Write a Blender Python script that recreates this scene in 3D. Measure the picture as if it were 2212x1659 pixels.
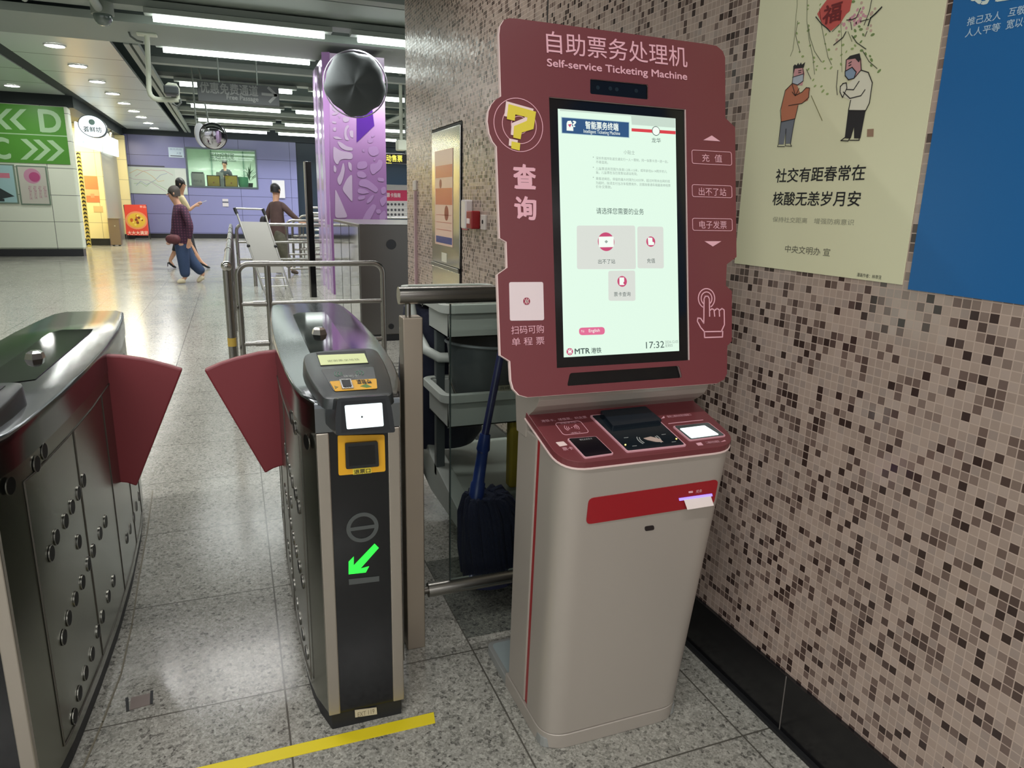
import bpy, bmesh, math, random
from mathutils import Vector, Matrix
from mathutils.geometry import tessellate_polygon
random.seed(7)
for o in list(bpy.data.objects): bpy.data.objects.remove(o, do_unlink=True)
SC = bpy.context.scene
COL = SC.collection
# ------------------------------------------------------------------ camera
F, YAW, PITCH, ROLL, HC = 1536.5, 0.371531, 0.246665, 0.0235548, 1.45
CX, CY = 1106.0, 829.5
_f = Vector((math.sin(YAW)*math.cos(PITCH), math.cos(YAW)*math.cos(PITCH), -math.sin(PITCH)))
_r = _f.cross(Vector((0, 0, 1))).normalized(); _u = _r.cross(_f)
RR = _r*math.cos(ROLL)+_u*math.sin(ROLL); UU = -_r*math.sin(ROLL)+_u*math.cos(ROLL)
OC = Vector((0, 0, HC))
cam = bpy.data.objects.new('camera', bpy.data.cameras.new('camera')); COL.objects.link(cam)
cam.data.sensor_width = 36; cam.data.lens = F/2212*36; cam.data.clip_start = .05; cam.data.clip_end = 200
cam.matrix_world = Matrix(((RR.x, UU.x, -_f.x, 0), (RR.y, UU.y, -_f.y, 0), (RR.z, UU.z, -_f.z, HC), (0, 0, 0, 1)))
SC.camera = cam
# ------------------------------------------------------------------ world, exposure
SC.view_settings.view_transform = 'Standard'; SC.view_settings.look = 'None'
SC.view_settings.exposure = 0.35; SC.view_settings.gamma = 1.0; SC.view_settings.use_curve_mapping = False
SC.cycles.use_denoising = True
SC.cycles.max_bounces = 6; SC.cycles.diffuse_bounces = 3; SC.cycles.glossy_bounces = 4
SC.cycles.transparent_max_bounces = 8; SC.cycles.sample_clamp_indirect = 4.0; SC.cycles.caustics_reflective = False
W = bpy.data.worlds.new('hall'); SC.world = W; W.use_nodes = True
W.node_tree.nodes['Background'].inputs[0].default_value = (0.84, 0.86, 0.88, 1)
W.node_tree.nodes['Background'].inputs[1].default_value = 0.62
# ------------------------------------------------------------------ lamps outside the frame: hall rows continued, plus added fill behind the camera
def area(name, loc, size, power, color=(1, .985, .97), rot=(0, 0, 0), spread=180):
    l = bpy.data.lights.new(name, 'AREA'); l.shape = 'RECTANGLE'; l.size, l.size_y = size
    l.energy = power; l.color = color; l.spread = math.radians(spread)
    o = bpy.data.objects.new(name, l); o.location = loc; o.rotation_euler = rot; COL.objects.link(o); return o
for yy, pw in ((7.4, 46), (3.7, 22), (0.0, 20), (-3.7, 60), (-6.5, 60)):  # the two rows farthest behind the camera are added to brighten the kiosk front
    for xx in (-4.6, -1.9, 0.4):
        area('row_and_fill_lamp', (xx, yy, 3.62), (2.1, .12), pw*(1 if xx < 0 else .75)*(1.25 if yy > -1 else 1), spread=(140 if yy > -1 else 180))
area('end_lamp', (-1.2, -1.9, 3.3), (2.1, .12), 22, (1, .8, .66), (math.radians(-30), 0, 0))
for yy in (13, 17, 21, 25):
    area('bay_lamp', (4.6, yy, 3.6), (2.1, .12), 60, spread=140)

# ------------------------------------------------------------------ helpers
def ray(x, y): return RR*((x-CX)/F) - UU*((y-CY)/F) + _f
def hit(x, y, ax, v):
    d = ray(x, y); return OC + d*((v-OC[ax])/d[ax])
def G(x, y, z=0.0): return hit(x, y, 2, z)
def PX(x, y, v): return hit(x, y, 0, v)
def PY(x, y, v): return hit(x, y, 1, v)
class Fr:
    """a plane: origin, u (right), v (up), n (outward)"""
    def __init__(s, o, u, v):
        s.o = Vector(o); s.u = Vector(u).normalized(); s.v = Vector(v).normalized(); s.n = s.u.cross(s.v).normalized()
        s.v = s.n.cross(s.u)
    def p(s, a, b, c=0.0): return s.o + s.u*a + s.v*b + s.n*c
    def uv(s, x, y):
        d = ray(x, y); t = (s.o-OC).dot(s.n)/d.dot(s.n); q = OC+d*t-s.o
        return (q.dot(s.u), q.dot(s.v))
def lin(c):
    return tuple((v/12.92 if v <= .04045 else ((v+.055)/1.055)**2.4) for v in [k/255 for k in c])
MATS = {}
def mat(name, rgb, rough=.5, metal=0.0, emit=0.0, spec=.5, alpha=1.0, bump=0.0, bscale=60, vary=0.0, vscale=8, coat=0.0):
    if name in MATS: return MATS[name]
    m = bpy.data.materials.new(name); m.use_nodes = True; nt = m.node_tree; b = nt.nodes['Principled BSDF']
    c = (*lin(rgb), 1)
    b.inputs['Base Color'].default_value = c; b.inputs['Roughness'].default_value = rough
    b.inputs['Metallic'].default_value = metal; b.inputs['Specular IOR Level'].default_value = spec
    b.inputs['Coat Weight'].default_value = coat
    if emit: b.inputs['Base Color'].default_value = (c[0]*.05, c[1]*.05, c[2]*.05, 1); b.inputs['Emission Color'].default_value = c; b.inputs['Emission Strength'].default_value = emit
    if bump or vary:
        tc = nt.nodes.new('ShaderNodeTexCoord'); n = nt.nodes.new('ShaderNodeTexNoise')
        nt.links.new(tc.outputs['Object'], n.inputs['Vector']); n.inputs['Scale'].default_value = bscale if bump else vscale
        n.inputs['Detail'].default_value = 4
        if bump:
            bp = nt.nodes.new('ShaderNodeBump'); bp.inputs['Strength'].default_value = bump; bp.inputs['Distance'].default_value = .01
            nt.links.new(n.outputs['Fac'], bp.inputs['Height']); nt.links.new(bp.outputs['Normal'], b.inputs['Normal'])
        if vary:
            n2 = nt.nodes.new('ShaderNodeTexNoise'); n2.inputs['Scale'].default_value = vscale; n2.inputs['Detail'].default_value = 5
            nt.links.new(tc.outputs['Object'], n2.inputs['Vector'])
            mx = nt.nodes.new('ShaderNodeMix'); mx.data_type = 'RGBA'
            mx.inputs[6].default_value = (*[v*(1-vary) for v in c[:3]], 1); mx.inputs[7].default_value = (*[min(1, v*(1+vary)) for v in c[:3]], 1)
            nt.links.new(n2.outputs['Fac'], mx.inputs[0]); nt.links.new(mx.outputs[2], b.inputs['Base Color'])
    MATS[name] = m; return m
def nodes(name, rough=.5, metal=0.0):
    m = bpy.data.materials.new(name); m.use_nodes = True; nt = m.node_tree; b = nt.nodes['Principled BSDF']
    b.inputs['Roughness'].default_value = rough; b.inputs['Metallic'].default_value = metal; MATS[name] = m
    def N(t, **k):
        n = nt.nodes.new(t)
        for a, v in k.items(): setattr(n, a, v)
        return n
    return m, nt, b, N, nt.links.new
def brick(name, rgb, joint, w, h, mortar, swap, rough=.5, offs=(0, 0, 0), vary=.04, metal=0.0, spec=.5):
    """panels w x h with joints; swap picks which object axes carry the grid"""
    m, nt, b, N, L = nodes(name, rough, metal); b.inputs['Specular IOR Level'].default_value = spec
    tc = N('ShaderNodeTexCoord'); mp = N('ShaderNodeSeparateXYZ'); cb = N('ShaderNodeCombineXYZ')
    ad = N('ShaderNodeVectorMath', operation='ADD'); ad.inputs[1].default_value = offs
    L(tc.outputs['Object'], ad.inputs[0]); L(ad.outputs[0], mp.inputs[0])
    L(mp.outputs[swap[0]], cb.inputs[0]); L(mp.outputs[swap[1]], cb.inputs[1])
    br = N('ShaderNodeTexBrick'); br.offset = 0; br.squash = 1
    br.inputs['Scale'].default_value = 1; br.inputs['Brick Width'].default_value = w; br.inputs['Row Height'].default_value = h
    br.inputs['Mortar Size'].default_value = mortar; br.inputs['Mortar Smooth'].default_value = 0
    c = lin(rgb); br.inputs['Color1'].default_value = (*[v*(1-vary) for v in c], 1); br.inputs['Color2'].default_value = (*[min(1, v*(1+vary)) for v in c], 1)
    br.inputs['Mortar'].default_value = (*lin(joint), 1)
    L(cb.outputs[0], br.inputs['Vector']); L(br.outputs['Color'], b.inputs['Base Color'])
    return m

def base_of(root): return root.location.copy() if root is not None else Vector((0, 0, 0))
def wbase(o):
    v = Vector((0, 0, 0))
    while o is not None: v = v+o.location; o = o.parent
    return v
class MB:
    def __init__(s): s.v = []; s.f = []; s.sm = []
    def add(s, vs, fs, smooth=False):
        k = len(s.v); s.v += [Vector(v) for v in vs]; s.f += [tuple(i+k for i in f) for f in fs]; s.sm += [smooth]*len(fs); return s
    def box(s, x0, x1, y0, y1, z0, z1):
        vs = [(x, y, z) for z in (z0, z1) for y in (y0, y1) for x in (x0, x1)]
        return s.add(vs, [(0, 2, 3, 1), (4, 5, 7, 6), (0, 1, 5, 4), (2, 6, 7, 3), (0, 4, 6, 2), (1, 3, 7, 5)])
    def hexa(s, q):   # 8 points, bottom 4 ccw then top 4 ccw
        return s.add(q, [(3, 2, 1, 0), (4, 5, 6, 7), (0, 1, 5, 4), (1, 2, 6, 5), (2, 3, 7, 6), (3, 0, 4, 7)])
    def tube(s, pts, r, seg=12, cap=True, smooth=True):
        P = [Vector(p) for p in pts]; n = len(P); R = r if isinstance(r, (list, tuple)) else [r]*n
        T = []
        for i in range(n):
            t = (P[min(i+1, n-1)]-P[max(i-1, 0)]); T.append(t.normalized())
        a = Vector((0, 0, 1)) if abs(T[0].z) < .9 else Vector((1, 0, 0))
        nrm = (a-T[0]*a.dot(T[0])).normalized(); vs = []
        for i in range(n):
            nrm = (nrm-T[i]*nrm.dot(T[i])).normalized(); b = T[i].cross(nrm)
            for k in range(seg):
                an = 2*math.pi*k/seg; vs.append(P[i]+(nrm*math.cos(an)+b*math.sin(an))*R[i])
        fs = [(i*seg+k, i*seg+(k+1) % seg, (i+1)*seg+(k+1) % seg, (i+1)*seg+k) for i in range(n-1) for k in range(seg)]
        s.add(vs, fs, smooth)
        if cap: s.add(vs[:seg], [tuple(range(seg))[::-1]]); s.add(vs[-seg:], [tuple(range(seg))])
        return s
    def prism(s, fr, loops, d0, d1):
        """polygon (first loop) with holes, in plane fr, from depth d0 to d1"""
        L3 = [[Vector((a, b, 0)) for a, b in lp] for lp in loops]; flat = [p for lp in loops for p in lp]
        tri = tessellate_polygon(L3); n = len(flat)
        vs = [fr.p(a, b, d0) for a, b in flat]+[fr.p(a, b, d1) for a, b in flat]; fs = []
        for t in tri:
            (x0, y0), (x1, y1), (x2, y2) = flat[t[0]], flat[t[1]], flat[t[2]]
            ar = (x1-x0)*(y2-y0)-(x2-x0)*(y1-y0)
            if abs(ar) < 1e-14: continue
            t = t if ar > 0 else t[::-1]
            fs.append(tuple(i+n for i in t)); fs.append(tuple(t[::-1]))
        k = 0
        for li, lp in enumerate(loops):
            m = len(lp); A = sum(lp[i][0]*lp[(i+1) % m][1]-lp[(i+1) % m][0]*lp[i][1] for i in range(m))
            for i in range(m):
                j = (i+1) % m; q = (k+i, k+j, k+j+n, k+i+n)
                fs.append(q if ((A > 0) == (li == 0)) else q[::-1])
            k += m
        return s.add(vs, fs)
    def loft(s, rings, cap=True, smooth=True):
        n = len(rings[0]); vs = [p for r in rings for p in r]
        fs = [(i*n+k, i*n+(k+1) % n, (i+1)*n+(k+1) % n, (i+1)*n+k) for i in range(len(rings)-1) for k in range(n)]
        s.add(vs, fs, smooth)
        if cap: s.add(rings[0], [tuple(range(n))[::-1]]); s.add(rings[-1], [tuple(range(n))])
        return s
    def ball(s, c, r, seg=16, rng=10, sq=(1, 1, 1)):
        c = Vector(c); rings = []
        for i in range(1, rng):
            ph = math.pi*i/rng-math.pi/2
            rings.append([c+Vector((sq[0]*r*math.cos(ph)*math.cos(2*math.pi*k/seg), sq[1]*r*math.cos(ph)*math.sin(2*math.pi*k/seg), sq[2]*r*math.sin(ph))) for k in range(seg)])
        return s.loft(rings)
    def build(s, name, m, parent=None, bevel=0.0, seg=2, sub=0, shade=False):
        me = bpy.data.meshes.new(name); o0 = wbase(parent)
        me.from_pydata([v-o0 for v in s.v], [], s.f)
        me.polygons.foreach_set('use_smooth', [bool(x) or shade for x in s.sm]); me.update()
        if bevel or any(s.sm) or shade:
            bm = bmesh.new(); bm.from_mesh(me); bmesh.ops.remove_doubles(bm, verts=bm.verts, dist=1e-5); bm.to_mesh(me); bm.free()
        me.materials.append(m)
        o = bpy.data.objects.new(name, me); COL.objects.link(o)
        if parent is not None: o.parent = parent
        if bevel:
            b = o.modifiers.new('bevel', 'BEVEL'); b.width = bevel; b.segments = seg; b.limit_method = 'ANGLE'; b.angle_limit = math.radians(40)
            b.use_clamp_overlap = True
        if any(s.sm) and not shade:
            try: me.set_sharp_from_angle(angle=math.radians(42))
            except Exception: pass
        return o
def B(x0, x1, y0, y1, z0, z1): return MB().box(x0, x1, y0, y1, z0, z1)
def thing(name, label, cat, loc=(0, 0, 0), group=None):
    o = bpy.data.objects.new(name, None); COL.objects.link(o); o.location = loc; o.empty_display_size = .1
    return tag(o, label, cat, group)
def tag(o, label, cat, group=None, kind=None):
    o['label'] = label; o['category'] = cat
    if group: o['group'] = group
    if kind: o['kind'] = kind
    return o
def struct(o, label=None):
    o['kind'] = 'structure'
    return o
def rrect(u0, u1, v0, v1, r, n=5):
    P = []
    for cx, cy, a in ((u1-r, v1-r, 0), (u0+r, v1-r, 90), (u0+r, v0+r, 180), (u1-r, v0+r, 270)):
        for i in range(n+1):
            t = math.radians(a+90*i/n); P.append((cx+r*math.cos(t), cy+r*math.sin(t)))
    return P
def rect(u0, u1, v0, v1): return [(u0, v0), (u1, v0), (u1, v1), (u0, v1)]
def circ(cx, cy, r, n=28, ry=None): return [(cx+r*math.cos(2*math.pi*k/n), cy+(ry or r)*math.sin(2*math.pi*k/n)) for k in range(n)]
def arc(cx, cy, r, w, a0, a1, n=14):
    A = [math.radians(a0+(a1-a0)*i/n) for i in range(n+1)]
    return [(cx+(r+w/2)*math.cos(a), cy+(r+w/2)*math.sin(a)) for a in A]+[(cx+(r-w/2)*math.cos(a), cy+(r-w/2)*math.sin(a)) for a in A[::-1]]
def roundpoly(P, r, n=5):
    out = []; m = len(P); R = r if isinstance(r, (list, tuple)) else [r]*m
    for i in range(m):
        a, b, c = Vector(P[i-1]), Vector(P[i]), Vector(P[(i+1) % m]); rr = R[i]
        if rr <= 0: out.append(tuple(b)); continue
        d1 = (a-b); d2 = (c-b); l = min(rr, d1.length*.49, d2.length*.49); p = b+d1.normalized()*l; q = b+d2.normalized()*l
        for k in range(n+1):
            t = k/n; out.append(tuple(p*(1-t)**2+b*2*t*(1-t)+q*t*t))
    return out
def ribbon(pts, w):
    """list of quads polygons following pts"""
    res = []
    W_ = w if isinstance(w, (list, tuple)) else [w]*len(pts)
    for i in range(len(pts)-1):
        a, b = Vector(pts[i]), Vector(pts[i+1]); d = b-a
        if d.length < 1e-9: continue
        d.normalize(); n = Vector((-d.y, d.x)); e = d*min(W_[i], W_[i+1])*.35
        a2 = a-e; b2 = b+e
        res.append([tuple(a2-n*W_[i]/2), tuple(b2-n*W_[i+1]/2), tuple(b2+n*W_[i+1]/2), tuple(a2+n*W_[i]/2)])
    return res
def shapes(fr, polys, d0, d1):
    mb = MB()
    for p in polys:
        mb.prism(fr, [p] if isinstance(p[0][0], (int, float)) else p, d0, d1)
    return mb
_tcache = {}
def glyphs(s, bold=0.0):
    k = (s, bold)
    if k in _tcache: return _tcache[k]
    cu = bpy.data.curves.new('txt', 'FONT'); cu.body = s; cu.fill_mode = 'FRONT'; cu.resolution_u = 4; cu.offset = bold
    ob = bpy.data.objects.new('txt', cu); COL.objects.link(ob)
    bpy.context.view_layer.update()
    dg = bpy.context.evaluated_depsgraph_get(); me = bpy.data.meshes.new_from_object(ob.evaluated_get(dg))
    V = [tuple(v.co[:2]) for v in me.vertices]; Fc = [tuple(p.vertices) for p in me.polygons]
    bpy.data.objects.remove(ob); bpy.data.curves.remove(cu); bpy.data.meshes.remove(me)
    _tcache[k] = (V, Fc); return V, Fc
def text(s, fr, box, name, m, parent, d=.0012, bold=0.0, keep=False, skew=None):
    """lettering filling box=(u0,u1,v0,v1) on plane fr"""
    V, Fc = glyphs(s, 0.0)
    if not V: return None
    xs = [v[0] for v in V]; ys = [v[1] for v in V]; x0, x1, y0, y1 = min(xs), max(xs), min(ys), max(ys)
    u0, u1, v0, v1 = box; sx = (u1-u0)/max(x1-x0, 1e-6); sy = (v1-v0)/max(y1-y0, 1e-6)
    if keep: sx = sy = min(sx, sy)
    def mp(x, y):
        a = u0+(x-x0)*sx if not keep else (u0+u1)/2+(x-(x0+x1)/2)*sx
        b = v0+(y-y0)*sy if not keep else (v0+v1)/2+(y-(y0+y1)/2)*sy
        if skew: b += (a-u0)*skew
        return fr.p(a, b, d)
    mb = MB(); flip = sx*sy < 0
    F2 = [f if not flip else f[::-1] for f in Fc]
    mb.add([mp(*v) for v in V], F2)
    if bold:
        for i, (bx_, by_) in enumerate(((bold, bold*.5), (-bold, -bold*.5), (bold*.5, -bold), (-bold*.5, bold))):
            dz = fr.n*(.00005*(i+1)); mb.add([mp(v[0]+bx_, v[1]+by_)+dz for v in V], F2)
    o = mb.build(name, m, parent); return o
def tpx(s, fr, p0, p1, name, m, parent, **k):
    """text between two pixels of the photo: lower-left p0, upper-right p1, read on plane fr"""
    a, b = fr.uv(*p0); c, e = fr.uv(*p1); return text(s, fr, (a, c, b, e), name, m, parent, **k)
def copy_tree(o, parent=None):
    c = o.copy(); COL.objects.link(c)
    if parent is not None: c.parent = parent
    for ch in list(o.children): copy_tree(ch, c)
    return c
# ------------------------------------------------------------------ materials
STEEL = mat('brushed_steel', (150, 148, 142), .27, 1.0, bump=.02, bscale=300)
STEELD = mat('dark_steel', (108, 104, 97), .38, 1.0)
CHROME = mat('polished_steel', (190, 188, 182), .16, 1.0)
BLACKG = mat('black_gloss', (10, 11, 13), .12)
BLACK = mat('black_matt', (22, 23, 25), .55)
CHAR = mat('charcoal_plastic', (58, 62, 62), .32)
REDF = mat('red_flap', (136, 52, 58), .42)
REDK = mat('kiosk_red', (114, 54, 58), .34)
REDD = mat('kiosk_deep_red', (150, 26, 34), .35)
KGREY = mat('kiosk_silver_paint', (172, 164, 154), .42, .25)
PINK = mat('pale_pink_print', (232, 176, 186), .5)
PWHITE = mat('pinkish_white_edge', (240, 214, 208), .4)
WHITE = mat('white_paint', (215, 215, 208), .5)
YEL = mat('yellow_plate', (240, 178, 34), .45)
INK = mat('ink', (25, 26, 28), .6)
# tube / lamp
TUBE = mat('lit_tube', (244, 255, 248), .5, emit=6.0)
DOWN = mat('lit_downlight', (255, 255, 250), .5, emit=90.0)
# ------------------------------------------------------------------ floor
def terrazzo(name, base, chip_d, chip_l, joint, grid=True, rough=.2):
    m, nt, b, N, L = nodes(name, rough)
    tc = N('ShaderNodeTexCoord')
    def vor(scale, feat='F1'):
        v = N('ShaderNodeTexVoronoi'); v.feature = feat; v.inputs['Scale'].default_value = scale; v.inputs['Randomness'].default_value = 1
        L(tc.outputs['Object'], v.inputs['Vector']); return v
    def ramp(src, stops, mode='LINEAR'):
        r = N('ShaderNodeValToRGB'); r.color_ramp.interpolation = mode
        while len(r.color_ramp.elements) < len(stops): r.color_ramp.elements.new(.5)
        for e, (p, c) in zip(r.color_ramp.elements, stops): e.position = p; e.color = (*lin(c), 1)
        L(src, r.inputs[0]); return r
    v1 = vor(95); sp = N('ShaderNodeSeparateColor'); L(v1.outputs['Color'], sp.inputs[0])
    mid = tuple((a+c)//2 for a, c in zip(base, chip_l))
    r1 = ramp(sp.outputs[0], [(0, chip_d), (.10, base), (.34, mid), (.60, base), (.78, chip_l), (.93, tuple(int(k*.84) for k in base))], 'CONSTANT')
    v2 = vor(230); s2 = N('ShaderNodeSeparateColor'); L(v2.outputs['Color'], s2.inputs[0])
    r2 = ramp(s2.outputs[1], [(0, tuple(int(k*.62) for k in base)), (.16, base), (.7, chip_l)], 'CONSTANT')
    mx = N('ShaderNodeMix', data_type='RGBA'); mx.inputs[0].default_value = .45
    L(r1.outputs[0], mx.inputs[6]); L(r2.outputs[0], mx.inputs[7])
    n = N('ShaderNodeTexNoise'); n.inputs['Scale'].default_value = 2.2; n.inputs['Detail'].default_value = 3; L(tc.outputs['Object'], n.inputs['Vector'])
    out = mx.outputs[2]
    if grid:
        ad = N('ShaderNodeVectorMath', operation='ADD'); ad.inputs[1].default_value = (-.055, -1.99, 0); L(tc.outputs['Object'], ad.inputs[0])
        br = N('ShaderNodeTexBrick'); br.offset = 0; br.squash = 1
        for k, v in (('Scale', 1), ('Brick Width', .602), ('Row Height', .632), ('Mortar Size', .0026), ('Mortar Smooth', 0)): br.inputs[k].default_value = v
        L(ad.outputs[0], br.inputs['Vector'])
        m2 = N('ShaderNodeMix', data_type='RGBA'); L(br.outputs['Fac'], m2.inputs[0]); L(out, m2.inputs[6]); m2.inputs[7].default_value = (*lin(joint), 1)
        out = m2.outputs[2]
    L(out, b.inputs['Base Color'])
    mr = N('ShaderNodeMapRange'); mr.inputs[3].default_value = rough-.06; mr.inputs[4].default_value = rough+.1; L(n.outputs['Fac'], mr.inputs[0]); L(mr.outputs[0], b.inputs['Roughness'])
    return m
FLOOR = terrazzo('speckled_granite', (142, 141, 132), (74, 72, 68), (176, 174, 164), (84, 82, 75), rough=.16)
FLOORD = terrazzo('dark_granite', (92, 94, 88), (48, 50, 50), (120, 122, 112), (60, 60, 56), grid=False)
struct(B(-9, 9, -3, 31, -.1, 0).build('floor', FLOOR))
struct(B(.657, 1.37, 2.06, 2.628, .0002, .0016).build('trim_1', FLOORD))
fr_floor = Fr((0, 0, 0), (1, 0, 0), (0, 1, 0))
silv = [(180, 1659), (222, 1560), (262, 1455), (285, 1350), (300, 1250), (318, 1150), (330, 1060)]
g = shapes(fr_floor, ribbon([tuple(G(*p)[:2]) for p in silv], .005), .0002, .0015)
struct(g.build('trim_2', mat('sealant', (112, 106, 88), .6)))
# yellow tape stuck along the gates
q = [G(*p)[:2] for p in ((412, 1659), (938, 1537), (945, 1561), (520, 1660))]
ya, yb = Vector((-.62, 1.735)), Vector((.452, 1.74))
tp = MB().prism(fr_floor, [[(-.62, 1.703), (.449, 1.697), (.456, 1.741), (-.62, 1.742)]], .0002, .0018)
tag(tp.build('floor_tape', mat('yellow_tape', (226, 206, 34), .5)), 'strip of yellow tape stuck on the floor in front of the ticket gate', 'tape')
o = thing('floor_cover_plate', 'small grey-brown metal cover plate set in the floor between the two gates', 'cover plate', (G(303, 1515).x, G(303, 1515).y, 0))
a = [G(*p)[:2] for p in ((280, 1535), (325, 1522), (330, 1497), (283, 1508))]
MB().prism(fr_floor, [[tuple(v) for v in a]], .0003, .002).build('plate', mat('plate_grey', (128, 116, 110), .4, .4), o)
for (p0, p1) in (((274, 1509), (276, 1536)), ((328, 1494), (327, 1520))):
    A_, B_ = G(*p0), G(*p1); MB().prism(fr_floor, [ribbon([(A_.x, A_.y), (B_.x, B_.y)], .008)[0]], .0004, .0024).build('edge_strip', BLACK, o)

# ------------------------------------------------------------------ mosaic wall on the right
def mosaic():
    m, nt, b, N, L = nodes('glass_mosaic', .22)
    P_ = .0206
    tc = N('ShaderNodeTexCoord'); sx = N('ShaderNodeSeparateXYZ'); L(tc.outputs['Object'], sx.inputs[0])
    def M(op, a, c=None):
        n = N('ShaderNodeMath', operation=op)
        for i, s in enumerate((a, c)):
            if s is None: continue
            if isinstance(s, (int, float)): n.inputs[i].default_value = s
            else: L(s, n.inputs[i])
        return n.outputs[0]
    ys = M('DIVIDE', M('ADD', sx.outputs[1], 10), P_); zs = M('DIVIDE', M('ADD', sx.outputs[2], 1), P_)
    fy, fz = M('FLOOR', ys), M('FLOOR', zs)
    cb = N('ShaderNodeCombineXYZ'); L(fy, cb.inputs[0]); L(fz, cb.inputs[1])
    wn = N('ShaderNodeTexWhiteNoise'); wn.noise_dimensions = '2D'; L(cb.outputs[0], wn.inputs['Vector'])
    r = N('ShaderNodeValToRGB'); r.color_ramp.interpolation = 'CONSTANT'
    st = [(0, (58, 44, 40)), (.085, (84, 68, 62)), (.17, (112, 94, 86)), (.27, (134, 116, 106)), (.36, (164, 146, 134)), (.58, (172, 153, 140)), (.76, (158, 142, 132)), (.9, (176, 158, 146))]
    while len(r.color_ramp.elements) < len(st): r.color_ramp.elements.new(.5)
    for e, (p, c) in zip(r.color_ramp.elements, st): e.position = p; e.color = (*lin(c), 1)
    L(wn.outputs['Value'], r.inputs[0])
    ey = M('ABSOLUTE', M('SUBTRACT', M('FRACT', ys), .5)); ez = M('ABSOLUTE', M('SUBTRACT', M('FRACT', zs), .5))
    gr = M('GREATER_THAN', M('MAXIMUM', ey, ez), .445)
    mx = N('ShaderNodeMix', data_type='RGBA'); L(gr, mx.inputs[0]); L(r.outputs[0], mx.inputs[6]); mx.inputs[7].default_value = (*lin((186, 166, 152)), 1)
    L(mx.outputs[2], b.inputs['Base Color'])
    mr = N('ShaderNodeMapRange'); mr.inputs[3].default_value = .2; mr.inputs[4].default_value = .7; L(gr, mr.inputs[0]); L(mr.outputs[0], b.inputs['Roughness'])
    # every tile sits at a slightly different tilt
    geo = N('ShaderNodeNewGeometry'); sub = N('ShaderNodeVectorMath', operation='SUBTRACT'); L(wn.outputs['Color'], sub.inputs[0]); sub.inputs[1].default_value = (.5, .5, .5)
    sc = N('ShaderNodeVectorMath', operation='SCALE'); L(sub.outputs[0], sc.inputs[0]); sc.inputs['Scale'].default_value = .05
    ad = N('ShaderNodeVectorMath', operation='ADD'); L(geo.outputs['Normal'], ad.inputs[0]); L(sc.outputs[0], ad.inputs[1])
    nm = N('ShaderNodeVectorMath', operation='NORMALIZE'); L(ad.outputs[0], nm.inputs[0])
    bp = N('ShaderNodeBump'); bp.inputs['Strength'].default_value = .35; bp.inputs['Distance'].default_value = .002; bp.invert = True
    L(gr, bp.inputs['Height']); L(nm.outputs[0], bp.inputs['Normal']); L(bp.outputs['Normal'], b.inputs['Normal'])
    return m
MOS = mosaic(); XW = 1.378
fr_wall = Fr((XW, 0, 0), (0, -1, 0), (0, 0, 1))         # faces the hall (-x)
cab = (-5.235, -4.50, 0.0, 1.955)
struct(MB().prism(fr_wall, [rect(-6.05, 2.4, 0, 3.7), rect(cab[0], cab[1], .02, cab[3])], -.30, 0).build('wall_right', MOS))
struct(B(XW-.012, XW+.02, -2.4, 4.48, 0, .186).build('baseboard_right', mat('black_stone', (20, 20, 22), .18)))
struct(B(XW-.012, XW+.02, 5.25, 6.05, 0, .186).build('baseboard_right_2', MATS['black_stone']))
struct(B(XW-.026, XW-.012, -2.4, 4.48, 0, .012).build('trim_3', BLACK))
y_j = PX(1700, 1450, XW-.013).y
struct(B(XW-.0135, XW-.012, y_j-.0012, y_j+.0012, .012, .186).build('trim_4', mat('joint_grey', (110, 105, 100), .6)))
struct(B(XW-.0012, XW, 3.2, 3.212, 0.186, 3.66).build('trim_5', mat('expansion_joint', (40, 36, 34), .8)))

# steel cabinet door let into the mosaic wall
cy0, cy1 = 4.505, 5.225
o = thing('hydrant_cabinet', 'tall stainless steel cabinet door let into the mosaic wall', 'cabinet', (XW, (cy0+cy1)/2, .03))
B(XW+.0, XW+.25, cy0-.02, cy1+.005, .03, 1.95).build('recess_frame', BLACK, o)
B(XW-.012, XW+.0, cy0, cy1-.03, 1.035, 1.93).build('upper_door', CHROME, o, bevel=.004)
B(XW-.012, XW+.0, cy0, cy1-.03, .04, 1.005).build('lower_door', CHROME, o, bevel=.004)
B(XW-.022, XW-.011, cy0, cy1-.03, 1.006, 1.034).build('door_rail', STEEL, o, bevel=.003)
fr_cab = Fr((XW-.012, 0, 0), (0, -1, 0), (0, 0, 1))
o = thing('orange_poster', 'narrow orange and blue printed poster taped on the steel cabinet door', 'poster', (XW-.0125, 4.87, 1.4))
u0, u1, v0, v1 = -5.10, -4.655, 1.165, 1.80
MB().prism(fr_cab, [rect(u0, u1, v0, v1)], .0005, .003).build('sheet', mat('poster_pink', (232, 196, 176), .25), o)
MB().prism(fr_cab, [rect(u0+.02, u1-.01, 1.62, 1.70)], .003, .0036).build('orange_band', mat('print_orange', (206, 110, 78), .25), o)
MB().prism(fr_cab, [rect(u0+.02, u1-.01, 1.44, 1.55)], .003, .0036).build('orange_band', MATS['print_orange'], o)
MB().prism(fr_cab, [rect(u0+.03, u1-.01, 1.18, 1.225)], .003, .0036).build('blue_band', mat('print_navy', (46, 58, 132), .25), o)
for i in range(3): MB().prism(fr_cab, [rect(u0+.04, u1-.03, 1.27+i*.05, 1.273+i*.05)], .003, .0036).build('rule', mat('print_red', (176, 60, 50), .3), o)
MB().prism(fr_cab, [circ(-4.80, 1.385, .05, 20)], .003, .0036).build('figure_shape', mat('print_brown', (150, 60, 40), .3), o)
MB().prism(fr_cab, [circ(-4.95, 1.58, .03, 20)], .003, .0036).build('figure_shape', MATS['print_brown'], o)
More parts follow.
